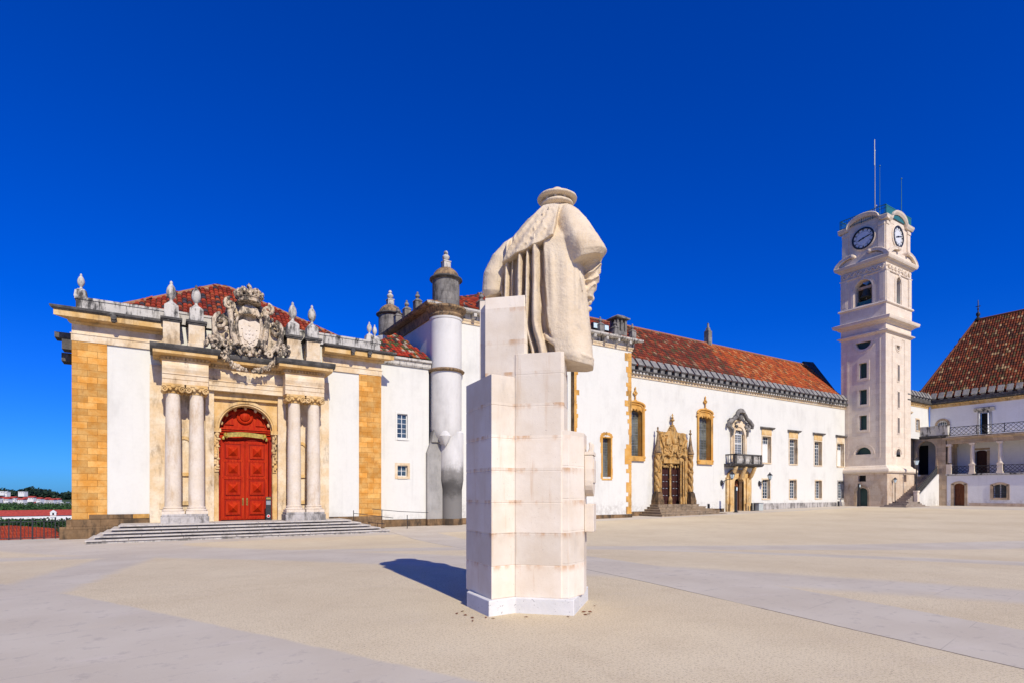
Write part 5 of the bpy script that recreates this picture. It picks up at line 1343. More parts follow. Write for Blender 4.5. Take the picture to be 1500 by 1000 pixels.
    g = MB(N); g.add([N((bwn[0], -.19, z0)), N((bwn[1], -.19, z0)), N((bwn[1], -.19, z1))]+[N((cb+.72*math.cos(math.pi*k/14), -.19, z1+.74*math.sin(math.pi*k/14))) for k in range(15)]+[N((bwn[0], -.19, z1))], [tuple(range(19))], raw=True); g.build('pane', 'glass', bwo)
    g = MB(N)
    for x in (bwn[0], cb-.03, bwn[1]-.07): g.box(x, x+.07, -.18, -.11, z0, z1)
    for z in (4.58, 6.62, 7.55): g.box(bwn[0], bwn[1], -.18, -.105, z, z+.09)
    for k in range(1, 6): x = bwn[0]+1.44*k/6; g.box(x-.014, x+.014, -.18, -.14, z0, z1)
    for k in range(1, 12): z = z0+3.0*k/12; g.box(bwn[0], bwn[1], -.18, -.135, z-.014, z+.014)
    for k in range(1, 6): a = math.pi*k/6; g.tube([(cb, -.16, z1+.05), (cb+.7*math.cos(a), -.16, z1+.7*math.sin(a))], .018, 5)
    g.arc((cb, z1), .32, .36, -.18, -.14, n=12); g.arc((cb, z1), .66, .73, -.18, -.12, n=18); g.build('glazing_bars', 'white', bwo)
    # ---- ordinary windows
    for i, w in enumerate(UW):
        s0, s1, z0, z1 = w
        o = window(root, N, s0, s1, z0, z1, fw=.13, rec=.42, cols=4, rows=7, frame='lime', glass='glass', split=z0+(z1-z0)*.72)
        m = MB(N); m.box(s0-.12, s1+.12, .032, .05, z1+.13, z1+.75); m.build('lintel_panel', 'limeyellow' if i < 3 else 'lime', o)
        m = MB(N); m.prof([(0, z1+.75), (.2, z1+.78), (.3, z1+.86), (.32, z1+.95), (0, z1+1.0)], s0-.36, s1+.4); m.build('hood', 'greystone', o)
        if i in (0, 1, 3):                                    # inner shutters closed on part of the window
            a, b = ((s0+.5, s1), (s0, s0+.62), None, (s0+.06, s1))[i] if i != 2 else (0, 0)
            m = MB(N); m.box(a+.02, b-.06, -.36, -.345, z0+.06, z0+(z1-z0)*.70); m.build('shutter', 'white', o)
    for i, w in enumerate(LW): window(root, N, *w, fw=.13, rec=.36, cols=3, rows=6, frame='lime' if i < 3 else 'greybase', glass='glass')
    return root
build_chapel()

def chapel_things():
    N = facing(35.5)
    # bracket lanterns on the wall
    for x, label in ((46.9, 'wall lantern on a scrolled bracket left of the balcony doorway'), (53.05, 'wall lantern on a scrolled bracket right of the balcony doorway')):
        t = thing('wall_lantern', label, 'lantern', (x, 35.5, 2.6), 'bracket lanterns on the chapel wall')
        m = MB(N); m.tube([(x, .0, 2.55), (x+.05, .35, 2.85), (x+.1, .8, 3.0), (x+.15, 1.15, 2.98)], .035, 7); m.ball((x, .06, 2.65), (.16, .1, .3), 8, 6)
        m.tube([(x+.02, .1, 2.45), (x+.05, .3, 2.6), (x+.06, .4, 2.8), (x+.05, .25, 2.82)], .03, 6); m.build('bracket', 'iron', t)
        m = MB(N); m.lathe((x+.15, 1.15, 3.05), [(.1, 0), (.24, .42), (.2, .44)], 6); m.build('lamp_glass', 'lens', t)
        m = MB(N); m.lathe((x+.15, 1.15, 3.46), [(.27, 0), (.2, .1), (.07, .22), (.05, .3), (.0, .36)], 6); m.lathe((x+.15, 1.15, 2.96), [(.03, 0), (.1, .06), (.11, .1)], 8)
        for k in range(6):
            a = math.tau*k/6; m.tube([(x+.15+.1*math.cos(a), 1.15+.1*math.sin(a), 3.05), (x+.15+.245*math.cos(a), 1.15+.245*math.sin(a), 3.47)], .014, 4)
        m.build('lamp_cap', 'iron', t)
    # dark lighting pillars
    for (x, y, z, h, label) in ((46.6, 33.6, -.2, 2.5, 'slim dark light pillar standing before the balcony doorway'), (69.0, 33.3, .1, 2.65, 'slim dark light pillar standing before the tower door')):
        t = thing('light_pillar', label, 'light pillar', (x, y, z), 'slim dark light pillars')
        m = MB(); m.box(x-.13, x+.13, y-.1, y+.1, z, z+h); m.box(x-.2, x+.2, y-.16, y+.16, z, z+.05); m.build('body', 'iron', t, bevel=.015)
        m = MB(); m.box(x-.09, x+.09, y-.115, y-.1, z+h-.42, z+h-.12); m.build('lamp', 'lens', t)
    # small dark bollards along the wall and the grey bin
    for (x, y, h, r, label) in ((43.0, 33.9, .85, .11, 'short black bollard left of the balcony doorway'), (50.55, 34.6, .75, .09, 'black post left of the pair beside the grey bin'), (50.95, 34.6, .75, .09, 'black post between its twin and the grey bin'), (68.0, 35.1, .55, .12, 'short black bollard at the chapel end of the tower')):
        z = ground_z(x, y)
        m = MB(); m.lathe((x, y, z-.05), [(r*1.3, 0), (r*1.3, .09), (r, .12), (r, h), (r*1.12, h+.03), (r*.8, h+.1), (0, h+.12)], 14)
        tag(m.build('bollard', 'iron'), label, 'bollard', 'black posts along the chapel wall')
    z = ground_z(51.5, 34.5)
    t = thing('bin', 'grey metal bin against the chapel wall right of the balcony doorway', 'bin', (51.45, 34.5, z))
    m = MB(); m.box(51.15, 51.85, 34.2, 34.8, z, z+.72); m.build('body', 'greybin', t, bevel=.03)
    m = MB(); m.box(51.12, 51.88, 34.17, 34.83, z+.72, z+.8); m.build('lid', 'galv', t, bevel=.015)
    # floodlights on the cornice of the bay
    FB = facing(34.0)
    for s, label in ((29.2, 'roof floodlight with pale lens, nearest the statue'), (30.35, 'roof floodlight with pale lens, middle one of three'), (31.22, 'roof floodlight with pale lens, beside the chimney')):
        t = thing('floodlight', label, 'floodlight', (s, 33.7, 14.38), 'floodlights on the roof edge')
        m = MB(FB); m.box(s-.27, s+.27, -.05, .22, 14.62, 15.12); m.tube([(s-.3, .08, 14.85), (s-.3, .08, 14.4), (s+.3, .08, 14.4), (s+.3, .08, 14.85)], .03, 6); m.build('housing', 'iron', t, bevel=.02)
        m = MB(FB); m.box(s-.21, s+.21, .22, .235, 14.68, 15.06); m.build('lens', 'lens', t)
chapel_things()
# ------------------------------------------------------------------ clock tower
def build_tower():
    root = thing('clock_tower', 'tall pale stone bell tower with clocks, belfry arches and a teal roof railing', 'tower', (73.3, 33.5, .1))
    U0, V0, WS, WD = 70.2, 31.0, 6.2, 4.95                    # near corner, width of the sunny face, depth
    Sf = facing(V0)                                            # sunny face, s = u
    Wf = west(U0)                                              # face towards the library, s = -v
    def ring(mb, poly, grow=0):                                # moulding profile (d, h) round the three visible sides
        mb.fr = Sf; mb.prof([(-.5, poly[0][1])]+poly+[(-.5, poly[-1][1])], U0, U0+WS, 1, 1)
        mb.fr = Wf; mb.prof([(-.5, poly[0][1])]+poly+[(-.5, poly[-1][1])], -(V0+WD), -V0, 1, 1)
        mb.fr = Fr((U0+WS, 0), (0, 1), (1, 0)); mb.prof([(-.5, poly[0][1])]+poly+[(-.5, poly[-1][1])], V0, V0+WD, 1, 1)
        return mb
    def faces(mb, z0, z1, hs=(), hw=(), d=0):
        mb.fr = Sf; mb.wall(U0-d, U0+WS+d, z0, z1, hs, d); mb.fr = Wf; mb.wall(-(V0+WD)-d, -V0+d, z0, z1, hw, d)
        mb.fr = Fr((U0+WS, 0), (0, 1), (1, 0)); mb.wall(V0-d, V0+WD+d, z0, z1, (), d)
        mb.fr = Fr((0, V0+WD), (-1, 0), (0, 1)); mb.wall(-(U0+WS)-d, -U0+d, z0, z1, (), d); return mb
    cw, cs = -(V0+2.42), U0+3.05                               # centre lines of the two faces
    bd = .26
    # base
    wd = (cw-.62, cw+.62, 0, 2.25); wq = (cw-.42, cw+.42, 3.0, 3.72); sq = (cs+.75, cs+1.4, 2.95, 3.8)
    m = MB(); faces(m, -.3, 4.0, [sq], [wd, wq], bd)
    m.fr = Wf; m.spandrel(wd[0], wd[1], 1.75, 2.25, bd, .5, 12, .5); m.reveal(wd[0], wd[1], 0, 1.75, bd, .5, False); m.reveal(*wq, bd, .4); m.fr = Sf; m.reveal(*sq, bd, .4)
    base = m.build('tower_base', 'towerbase', root)
    m = MB(Wf); m.quad((wd[0], bd-.45, 0), (wd[1], bd-.45, 0), (wd[1], bd-.45, 2.3), (wd[0], bd-.45, 2.3)); m.build('base_door', 'void', base)
    m = MB(Wf)
    for a in (wd[0]-.22, wd[1]): m.box(a, a+.22, bd-.02, bd+.05, -.1, 1.8)
    m.arc(((wd[0]+wd[1])/2, 1.75), .62, .84, bd-.02, bd+.05, n=16); m.build('door_surround', 'tan', base)
    m = MB(Wf); m.quad((wq[0], bd-.38, wq[2]), (wq[1], bd-.38, wq[2]), (wq[1], bd-.38, wq[3]), (wq[0], bd-.38, wq[3])); m.build('window_opening', 'dark', base)
    m = MB(Sf); m.quad((sq[0], bd-.38, sq[2]), (sq[1], bd-.38, sq[2]), (sq[1], bd-.38, sq[3]), (sq[0], bd-.38, sq[3])); m.build('window_opening', 'dark', base)
    m = ring(MB(), [(bd, 3.95), (.45, 4.0), (.54, 4.15), (.52, 4.35), (.4, 4.5), (.22, 4.58), (.12, 4.75), (0, 4.85)]); m.build('torus_moulding', 'tower', root)
    # shaft
    wl = [(10.0, 11.7), (13.0, 14.75), (16.1, 17.9)]
    hw = [(cw-.42, cw+.42, a-.9, b-.9) for a, b in wl]; hs = [(cs-.21, cs+.21, a-1.35+.0, b-1.25) for a, b in wl]
    lun_w, lun_s = (cw-.85, cw+.85, 18.6, 19.45), (cs-.42, cs+.42, 18.2, 18.95)
    bot_w, bot_s = (cw-.85, cw+.85, 6.2, 7.05), (cs-.5, cs+.5, 5.9, 6.85)
    m = MB(); faces(m, 4.4, 20.1, hs+[lun_s, bot_s], hw+[lun_w, bot_w])
    for fr, hh in ((Wf, hw), (Sf, hs)):
        m.fr = fr
        for h in hh: m.reveal(*h, 0, .45)
    m.fr = Wf; m.spandrel(*bot_w[:2], 6.2, 7.05, 0, .45, 14, .85)
    m.fr = Sf; m.spandrel(*bot_s[:2], 6.2, 6.85, 0, .45, 14, .65)
    for fr, (a, b, z0, z1) in ((Wf, lun_w), (Sf, lun_s)):       # half moons hanging from their straight edge
        m.fr = fr; c, r, rz = (a+b)/2, (b-a)/2, z1-z0
        P = [(c-r*math.cos(math.pi*i/14), z1-rz*math.sin(math.pi*i/14)) for i in range(15)]
        for p, q in zip(P, P[1:]):
            m.quad((p[0], 0, p[1]), (q[0], 0, q[1]), (q[0], 0, z0), (p[0], 0, z0)); m.quad((p[0], 0, p[1]), (p[0], -.45, p[1]), (q[0], -.45, q[1]), (q[0], 0, q[1]))
        m.quad((a, 0, z1), (b, 0, z1), (b, -.45, z1), (a, -.45, z1))
    shaft = m.build('shaft', 'tower', root)
    for fr, hh in ((Wf, hw+[lun_w, bot_w]), (Sf, hs+[lun_s, bot_s])):
        for (a, b, z0, z1) in hh:
            m = MB(fr); m.quad((a, -.40, z0), (b, -.40, z0), (b, -.40, z1), (a, -.40, z1)); m.build('shutter', 'void', shaft)
    # framing bands of the two faces
    for fr, c, w in ((Wf, cw, 1.78), (Sf, cs, 1.55)):
        m = MB(fr)
        for q in (0, 1):
            o = w-.16*q; t = .035-.012*q
            m.box(c-o-.07, c-o, -.01, t, 5.75+.1*q, 19.75-.1*q); m.box(c+o, c+o+.07, -.01, t, 5.75+.1*q, 19.75-.1*q)
            m.box(c-o, c-o+.55, -.01, t, 19.68-.1*q, 19.75-.1*q); m.box(c+o-.55, c+o, -.01, t, 19.68-.1*q, 19.75-.1*q)
            m.box(c-o, c-o+.5, -.01, t, 5.75+.1*q, 5.82+.1*q); m.box(c+o-.5, c+o, -.01, t, 5.75+.1*q, 5.82+.1*q)
        r = .85 if fr is Wf else .5
        k = .85/.85 if fr is Wf else 1.3
        for q, g in enumerate((.14, .32)):
            m.arc((c, 6.2), r+g, r+g+.1, -.01, .06-.02*q, 0, math.pi, 20)
            m.arc((c, 19.45 if fr is Wf else 18.95), (r if fr is Wf else .42)+g+.02, (r if fr is Wf else .42)+g+.12, -.01, .06-.02*q, math.pi, math.tau, 20)
        m.build('face_moulding', 'tower', shaft)
    for fr, hh in ((Wf, hw), (Sf, hs)):
        for (a, b, z0, z1) in hh:
            m = MB(fr); f = .26 if fr is Wf else .12
            m.box(a-f, a, -.01, .05, z0-f, z1+f); m.box(b, b+f, -.01, .05, z0-f, z1+f); m.box(a, b, -.01, .05, z1, z1+f); m.box(a, b, -.01, .05, z0-f, z0); m.build('window_surround', 'tower', shaft)
    ring(MB(), [(0, 20.0), (.12, 20.05), (.18, 20.15), (.32, 20.2), (.34, 20.32), (.1, 20.36), (.02, 20.45), (.02, 21.1), (.2, 21.2), (.35, 21.35), (.64, 21.45), (.70, 21.6), (.73, 21.8), (.3, 21.95), (.08, 22.0)]).build('main_cornice', 'tower', root)
    # belfry
    z0, z1 = 21.9, 23.5
    faces(MB(), z0, z1, d=.08).build('belfry_plinth', 'tower', root)
    ring(MB(), [(.08, 23.35), (.22, 23.42), (.26, 23.5), (.22, 23.62), (.06, 23.68), (0, 23.7)]).build('belfry_sill', 'tower', root)
    bw, bs = (cw-.95, cw+.95, 23.75, 26.75), (cs-.52, cs+.52, 23.75, 26.85)
    m = MB(); faces(m, 23.6, 27.2, [bs], [bw])
    m.fr = Wf; m.spandrel(bw[0], bw[1], 25.8, 26.75, 0, .9, 16, .95); m.reveal(bw[0], bw[1], 23.75, 25.8, 0, .9, False)
    m.fr = Sf; m.spandrel(bs[0], bs[1], 26.3, 26.85, 0, .4, 16, .52); m.reveal(bs[0], bs[1], 23.75, 26.3, 0, .4, False)
    bel = m.build('belfry', 'tower', root)
    m = MB()
    for fr, c, r, zs in ((Wf, cw, .95, 25.8), (Sf, cs, .52, 26.3)):
        m.fr = fr; e = .42
        m.arc((c, zs), r+.02, r+.16, -.02, .08, n=18); m.arc((c, zs), r+.30, r+.42, -.02, .05, n=18)
        m.box(c-r-.42, c-r-.1, -.02, .08, 23.7, zs); m.box(c+r+.1, c+r+.42, -.02, .08, 23.7, zs); m.box(c-.13, c+.13, -.02, .16, zs+r-.02, zs+r+.36)
        lo, hi = (-(V0+WD), -V0) if fr is Wf else (U0, U0+WS)
        for a, b in ((lo, lo+.75), (hi-.75, hi)): m.box(a, b, .0, .09, 23.7, 27.15); m.box(a+.14, b-.14, .09, .11, 23.95, 26.9)
    m.build('pilasters', 'tower', bel)
    m = MB(); m.box(U0+.9, U0+WS-.9, V0+.9, V0+WD-.9, 23.6, 23.72); m.box(U0+4.2, U0+WS-.92, V0+2.9, V0+WD-.92, 23.7, 27.1); m.build('belfry_core', 'tower', bel)
    m = MB(Sf); m.box(bs[0], bs[1], -.5, -.42, 23.75, 24.65); m.fr = Wf; m.box(bw[0], bw[1], -.7, -.62, 23.75, 24.4); m.build('belfry_screen', 'teal', bel)
    # carved frieze and cornice with broken pediments
    faces(MB(), 27.1, 28.2, d=.03).build('frieze', 'tower', root)
    m = MB(); rnd = random.Random(8)
    for fr, lo, hi in ((Wf, -(V0+WD)+.2, -V0-.1), (Sf, U0+.1, U0+WS-.2)):
        m.fr = fr
        pts = [(lo+(hi-lo)*k/60, .09, 27.66+.2*math.sin(k*.75)) for k in range(61)]; m.tube(pts, .075, 6)
        for k in range(40): m.ball((rnd.uniform(lo, hi), .06, rnd.uniform(27.35, 27.98)), (rnd.uniform(.08, .2), .09, rnd.uniform(.06, .13)), 6, 5)
    m.build('frieze_carving', 'tower', root)
    ring(MB(), [(.03, 27.1), (.12, 27.14), (.14, 27.22), (.03, 27.26)]).build('frieze_moulding', 'tower', root)
    ring(MB(), [(.03, 28.1), (.2, 28.2), (.3, 28.34), (.48, 28.42), (.55, 28.56), (.6, 28.75), (.57, 28.82), (.2, 28.92)]).build('upper_cornice', 'tower', root)
    m = MB()
    for fr, lo, hi in ((Wf, -(V0+WD)-.57, -V0+.57), (Sf, U0-.57, U0+WS+.57)):
        m.fr = fr; c = (lo+hi)/2; h = (hi-lo)/2
        for sg in (-1, 1):
            pts = [(c+sg*h, 28.8), (c+sg*h*.92, 29.2), (c+sg*h*.75, 29.62), (c+sg*h*.55, 29.85), (c+sg*h*.38, 29.9), (c+sg*h*.28, 29.78)]
            m.prism(pts+[(c+sg*h*.28, 29.6), (c+sg*h*.4, 29.62), (c+sg*h*.6, 29.5), (c+sg*h*.8, 29.05), (c+sg*h*.85, 28.8)], .0, .57)
            m.tube([(x, .53, z) for x, z in pts], .085, 7)
            m.lathe((c+sg*h*.31, 0, 29.72), [(.24, -.1), (.24, .66), (.14, .70), (.12, .74), (0, .76)], 16, axis='d')
        m.prism([(lo+.1, 28.8), (hi-.1, 28.8), (c+h*.5, 29.5), (c-h*.5, 29.5)], -.1, .3)
    m.build('broken_pediment', 'tower', root)
    # clock storey
    faces(MB(), 28.8, 33.1, d=-.12).build('clock_storey', 'tower', root)
    for fr, lo, hi in ((Wf, -(V0+WD)+.12, -V0-.12), (Sf, U0+.12, U0+WS-.12)):
        for a, b in ((lo, lo+.7), (hi-.7, hi)): m = MB(fr); m.box(a, b, -.13, .0, 28.9, 33.0); m.box(a, b, .0, .07, 32.5, 32.8); m.build('clock_pilaster', 'tower', root)
    crown = MB()
    for fr, lo, hi, c in ((Wf, -(V0+WD)-.26, -V0+.26, cw), (Sf, U0-.26, U0+WS+.26, cs)):
        crown.fr = fr; w = 1.75
        pts = [(lo, 33.0)]+[(c-w-.25, 33.02), (c-w, 33.12)]+[(c-w*math.cos(math.pi*k/16), 33.1+.98*math.sin(math.pi*k/16)) for k in range(1, 16)]+[(c+w, 33.12), (c+w+.25, 33.02), (hi, 33.0)]
        up = [(x, z+.5) for x, z in pts]
        n = len(pts); v = []
        for x, z in pts: v += [(x, -.4, z), (x, .12, z), (x, .26, z+.22), (x, .32, z+.42), (x, .22, z+.5), (x, -.4, z+.5)]
        f = [(6*i+k, 6*i+6+k, 6*i+6+(k+1) % 6, 6*i+(k+1) % 6) for i in range(n-1) for k in range(6)]+[tuple(range(6)), tuple(6*(n-1)+k for k in range(5, -1, -1))]
        crown.add(v, f)
        crown.prism([(c-w, 32.9)]+[(c-w*math.cos(math.pi*k/16), 33.1+.98*math.sin(math.pi*k/16)) for k in range(17)]+[(c+w, 32.9)], -.4, -.1)
    crown.fr = None; crown.box(U0+.2, U0+WS-.2, V0+.2, V0+WD-.2, 33.0, 33.45); crown.build('crown_moulding', 'tower', root)
    for fr, c, hand in ((Wf, cw, (-1, 1)), (Sf, cs, (1, 1))):
        R_ = 1.17
        m = MB(fr); m.lathe((c, -.13, 31.65), [(R_+.22, 0), (R_+.22, .1), (R_+.08, .16), (R_, .1)], 40, axis='d'); ck = m.build('clock', 'tower', root)
        m = MB(fr); m.lathe((c, -.1, 31.65), [(R_, 0), (R_, .09), (0, .09)], 40, axis='d'); m.build('clock_face', 'clock', ck)
        m = MB(fr); m.arc((c, 31.65), R_-.10, R_+.09, -.02, .07, 0, math.tau, 48); m.arc((c, 31.65), .78, .80, -.012, .0, 0, math.tau, 40)
        for k in range(12):
            a = math.tau*k/12; ca, sa = math.cos(a), math.sin(a)
            for o in ((-.045, 0, .045) if k % 3 else (-.07, -.02, .03, .07)):
                p = Vector((ca, sa)); t = Vector((-sa, ca))
                q = [p*.86+t*(o-.014), p*.86+t*(o+.014), p*1.08+t*(o+.014), p*1.08+t*(o-.014)]
                m.prism([(c+x.x, 31.65+x.y) for x in q], -.012, .002)
        m.build('numerals', 'iron', ck)
        m = MB(fr)
        for a, l, w in ((R(14), 1.0, .055), (R(196), .68, .075)):      # hands near a quarter to three
            p = Vector((math.cos(a), math.sin(a))); t = Vector((-p.y, p.x))
            q = [p*-.18+t*w*.6, p*l*.6+t*w, p*l, p*l*.6-t*w, p*-.18-t*w*.6]
            m.prism([(c+x.x, 31.65+x.y) for x in q], .012, .035)
        m.lathe((c, .01, 31.65), [(.1, 0), (.1, .04), (0, .05)], 14, axis='d'); m.build('clock_hands', 'iron', ck)
    # railing round the roof terrace
    r0 = 33.5; r1 = 34.65
    def rail(fr, lo, hi, d, name):
        m = MB(fr); m.box(lo, hi, d-.04, d+.04, r1-.07, r1); m.box(lo, hi, d-.03, d+.03, r0+.12, r0+.17); m.box(lo, hi, d-.025, d+.025, r1-.42, r1-.38); m.build(name, 'teal', root)
        n = int((hi-lo)/.24); b = MB(fr)
        for k in range(n+1):
            x = lo+(hi-lo)*k/n; t = .026 if k % 5 == 0 else .012; b.box(x-t, x+t, d-t, d+t, r0, r1-.06)
        o = b.build('railing_bars', 'teal', root); o['kind'] = 'stuff'
    rail(Wf, -(V0+WD)-.1, -V0+.1, .05, 'railing')
    m = MB(Sf); m.box(U0-.05, U0+WS+.05, -.03, .03, r0, r1-.1); m.box(U0-.08, U0+WS+.08, -.05, .05, r1-.1, r1); m.build('railing_panel', 'teal', root)
    rail(Fr((U0+WS, 0), (0, 1), (1, 0)), V0, V0+WD, .0, 'railing')
    rail(Fr((0, V0+WD), (-1, 0), (0, 1)), -(U0+WS), -U0, .0, 'railing')
    # masts
    for x, y, h, r in ((72.07, 33.0, 42.4, .07), (73.7, 33.2, 41.2, .045), (75.2, 31.5, 39.3, .045)):
        m = MB(); m.tube([(x, y, 33.3), (x, y, 36), (x, y, h)], [r, r*.9, r*.55], 7); m.ball((x, y, h), (.09,)*3, 7, 5)
        if h > 42: m.tube([(x-.1, y, 40.6), (x-.1, y, 43.7)], .05, 6); m.ball((x+.3, y, 35.9), (.12, .12, .09), 7, 5)
        m.build('mast', 'galv' if h > 42 else 'teal', root)
    # bells hanging in the arches
    for x, y, k, label in ((U0+.75, V0+2.42, 1.0, 'bronze bell hanging in the wide belfry arch facing the library'), (U0+3.05, V0+.85, .62, 'small bronze bell hanging in the narrow sunlit belfry arch')):
        t = thing('bell', label, 'bell', (x, y, 24.6), 'bells in the belfry')
        m = MB(); m.lathe((x, y, 24.75), [(r*k, h*k) for r, h in ((.66, 0), (.68, .05), (.56, .2), (.44, .5), (.38, .85), (.3, 1.0), (.12, 1.08), (0, 1.1))], 22); m.build('bell_body', 'bronze', t)
        m = MB(); m.box(x-.12, x+.12, y-.85*k, y+.85*k, 24.75+1.08*k, 24.75+1.4*k); m.tube([(x, y, 24.9), (x, y, 24.6)], [.03, .07], 7); m.build('headstock', 'towerbase' if k == 1 else 'iron', t)
        if k < 1:
            m = MB(Sf); pts = [(x+.42*math.cos(q*math.tau/20), -.6, 25.6+.42*math.sin(q*math.tau/20)) for q in range(21)]; m.tube(pts, .03, 5); m.build('bell_wheel', 'teal', t)
build_tower()

# ------------------------------------------------------------------ right wing with its open gallery
def build_gallery():
    root = thing('gallery_building', 'white palace wing with a columned gallery, iron balcony railing and steep tile roof', 'building', (84, 22, .12))
    Wn = west(80.0); Wu = west(82.6); FF = facing(31.45)
    S0, S1 = -28.75, -8.0                                       # from the stair pier towards the camera side
    gd = (-27.95, -26.9, -1, 2.8); gwin = (-24.25, -23.05, 1.12, 2.62); gw2 = (-19.4, -18.2, 1.12, 2.62); gw3 = (-14.6, -13.4, 1.12, 2.62)
    m = MB(Wn); m.shell(S0, S1, -.2, 3.75, 14, [gd, gwin, gw2, gw3])
    m.spandrel(gd[0], gd[1], 2.55, 2.8, 0, .4, 10, .25)
    for g in (gwin, gw2, gw3): m.spandrel(g[0], g[1], 2.42, 2.62, 0, .35, 10, .2)
    m.build('ground_floor_wall', 'plaster_shade_lift', root)
    m = MB(Wn); m.box(S0, S1, -.02, .14, 3.75, 3.92); m.build('floor_band', 'weather', root)
    m = MB(Wn); m.box(-26.5, S1, .012, .05, -.2, .5); m.build('base_band', 'towerbase', root)
    # door
    m = MB(Wn); m.reveal(gd[0], gd[1], -.1, 2.55, .06, .4, False); m.box(gd[0]-.28, gd[0], -.02, .07, -.1, 2.75); m.box(gd[1], gd[1]+.28, -.02, .07, -.1, 2.75)
    pts = [(gd[0]-.28+(gd[1]-gd[0]+.56)*k/10, 2.75+.32*math.sin(math.pi*k/10)) for k in range(11)]; inn = [(gd[0]+(gd[1]-gd[0])*k/10, 2.55+.25*math.sin(math.pi*k/10)) for k in range(10, -1, -1)]
    m.prism(pts+inn, -.02, .07); ds = m.build('door', 'tan', root)
    m = MB(Wn); m.box(gd[0], gd[1], -.34, -.28, .1, 2.8)
    for a in (gd[0]+.06, (gd[0]+gd[1])/2+.03):
        for z in (.25, 1.5): m.box(a+.05, a+.42, -.28, -.25, z, z+1.05)
    m.build('door_leaf', 'browndoor', ds)
    for g in (gwin, gw2, gw3):
        m = MB(Wn); m.reveal(g[0], g[1], g[2], 2.42, .05, .35, False); m.box(g[0]-.26, g[0], -.02, .06, g[2]-.22, 2.6); m.box(g[1], g[1]+.26, -.02, .06, g[2]-.22, 2.6); m.box(g[0], g[1], -.02, .09, g[2]-.22, g[2])
        pts = [(g[0]-.26+(g[1]-g[0]+.52)*k/10, 2.6+.27*math.sin(math.pi*k/10)) for k in range(11)]; inn = [(g[0]+(g[1]-g[0])*k/10, 2.42+.2*math.sin(math.pi*k/10)) for k in range(10, -1, -1)]
        m.prism(pts+inn, -.02, .06); w_ = m.build('window', 'tan', root)
        MB(Wn).quad((g[0], -.32, g[2]), (g[1], -.32, g[2]), (g[1], -.32, g[3]), (g[0], -.32, g[3])).build('pane', 'glass', w_)
        m = MB(Wn)
        for k in range(1, 5): x = g[0]+(g[1]-g[0])*k/5; m.box(x-.02, x+.02, -.1, -.07, g[2], g[3])
        for k in range(1, 6): z = g[2]+(g[3]-g[2])*k/6; m.box(g[0], g[1], -.105, -.065, z-.02, z+.02)
        m.build('grille', 'iron', w_)
        m = MB(Wn); c = (g[0]+g[1])/2; m.box(c-.06, c+.06, -.31, -.26, g[2], g[3]); m.box(g[0], g[0]+.08, -.31, -.26, g[2], g[3]); m.box(g[1]-.08, g[1], -.31, -.26, g[2], g[3]); m.build('glazing_bars', 'white', w_)
    # gallery: back wall, floor, ceiling slab
    bd = (-26.75, -25.6, 3.9, 6.75)
    ds2 = [(-20.0, -18.9, 3.9, 6.7), (-14.5, -13.4, 3.9, 6.7)]
    m = MB(Wu); m.wall(-31.4, S1, 3.9, 13.0, [bd]+ds2+[(-26.25, -25.4, 8.65, 11.15), (-30.55, -29.5, 8.8, 10.6), (-19.6, -18.75, 8.65, 11.15)])
    m.spandrel(bd[0], bd[1], 6.5, 6.75, 0, .4, 10, .25)
    m.spandrel(-30.55, -29.5, 10.15, 10.6, 0, .3, 10, .45); m.build('upper_wall', 'plaster_shade_lift', root)
    for g in [bd]+ds2:
        m = MB(Wu); m.box(g[0]-.26, g[0], -.02, .06, 3.9, 6.7); m.box(g[1], g[1]+.26, -.02, .06, 3.9, 6.7); m.box(g[0]-.26, g[1]+.26, -.02, .055, 6.78, 7.0); m.reveal(*g, .05, .4, False); o = m.build('gallery_door', 'tan', root)
        m = MB(Wu); m.box(g[0], g[1], -.42, -.36, 3.9, 6.8); m.build('door_leaf', 'darkdoor', o)
    m = MB(); m.box(80.0, 82.6, -S1, 31.4, 3.72, 3.9); m.build('gallery_floor', 'tan', root)
    m = MB(); m.box(80.0, 82.6, -S1, 28.9, 7.70, 8.15); m.build('gallery_ceiling', 'plaster_shade_lift', root)
    m = MB(Wn); m.prof([(-.3, 7.5), (.02, 7.5), (.02, 7.72), (.06, 7.74), (.06, 7.95), (.2, 8.05), (.32, 8.15), (.34, 8.3), (-.3, 8.34)], S0+.1, S1); m.build('gallery_beam', 'tan', root)
    m = MB(Wn); m.prof([(-.2, 8.345), (.30, 8.345), (.30, 8.40), (-.2, 8.40)], S0+.1, S1); m.build('beam_top', 'weather', root)
    def col(v, d=-.15):
        m = MB(Wn); s = -v
        m.lathe((s, d, 0), [(.21, 5.25), (.215, 6.0), (.175, 7.15), (.22, 7.18), (.22, 7.24), (.18, 7.27)], 18); c = m.build('column', 'tower', root)
        m = MB(Wn); m.box(s-.3, s+.3, d-.3, d+.3, 3.9, 4.12); m.box(s-.24, s+.24, d-.24, d+.24, 4.12, 4.9); m.box(s-.29, s+.29, d-.29, d+.29, 4.9, 5.04); m.lathe((s, d, 0), [(.27, 5.04), (.28, 5.12), (.22, 5.24)], 18); m.build('column_pedestal', 'tower', c)
        m = MB(Wn); m.taper(s-.3, s+.3, d-.3, d+.3, 7.5, 7.26, .08); m.build('capital', 'tower', c)
    for k in range(7): col(26.2-2.55*k)
    m = MB(Wn); m.lathe((28.45*-1, -.2, 0), [(.2, 5.25), (.17, 7.15), (.2, 7.24)], 16); m.box(-28.72, -28.2, -.45, .08, 3.9, 5.1); m.box(-28.72, -28.2, -.45, .1, 7.24, 7.5); m.build('column', 'tower', root)
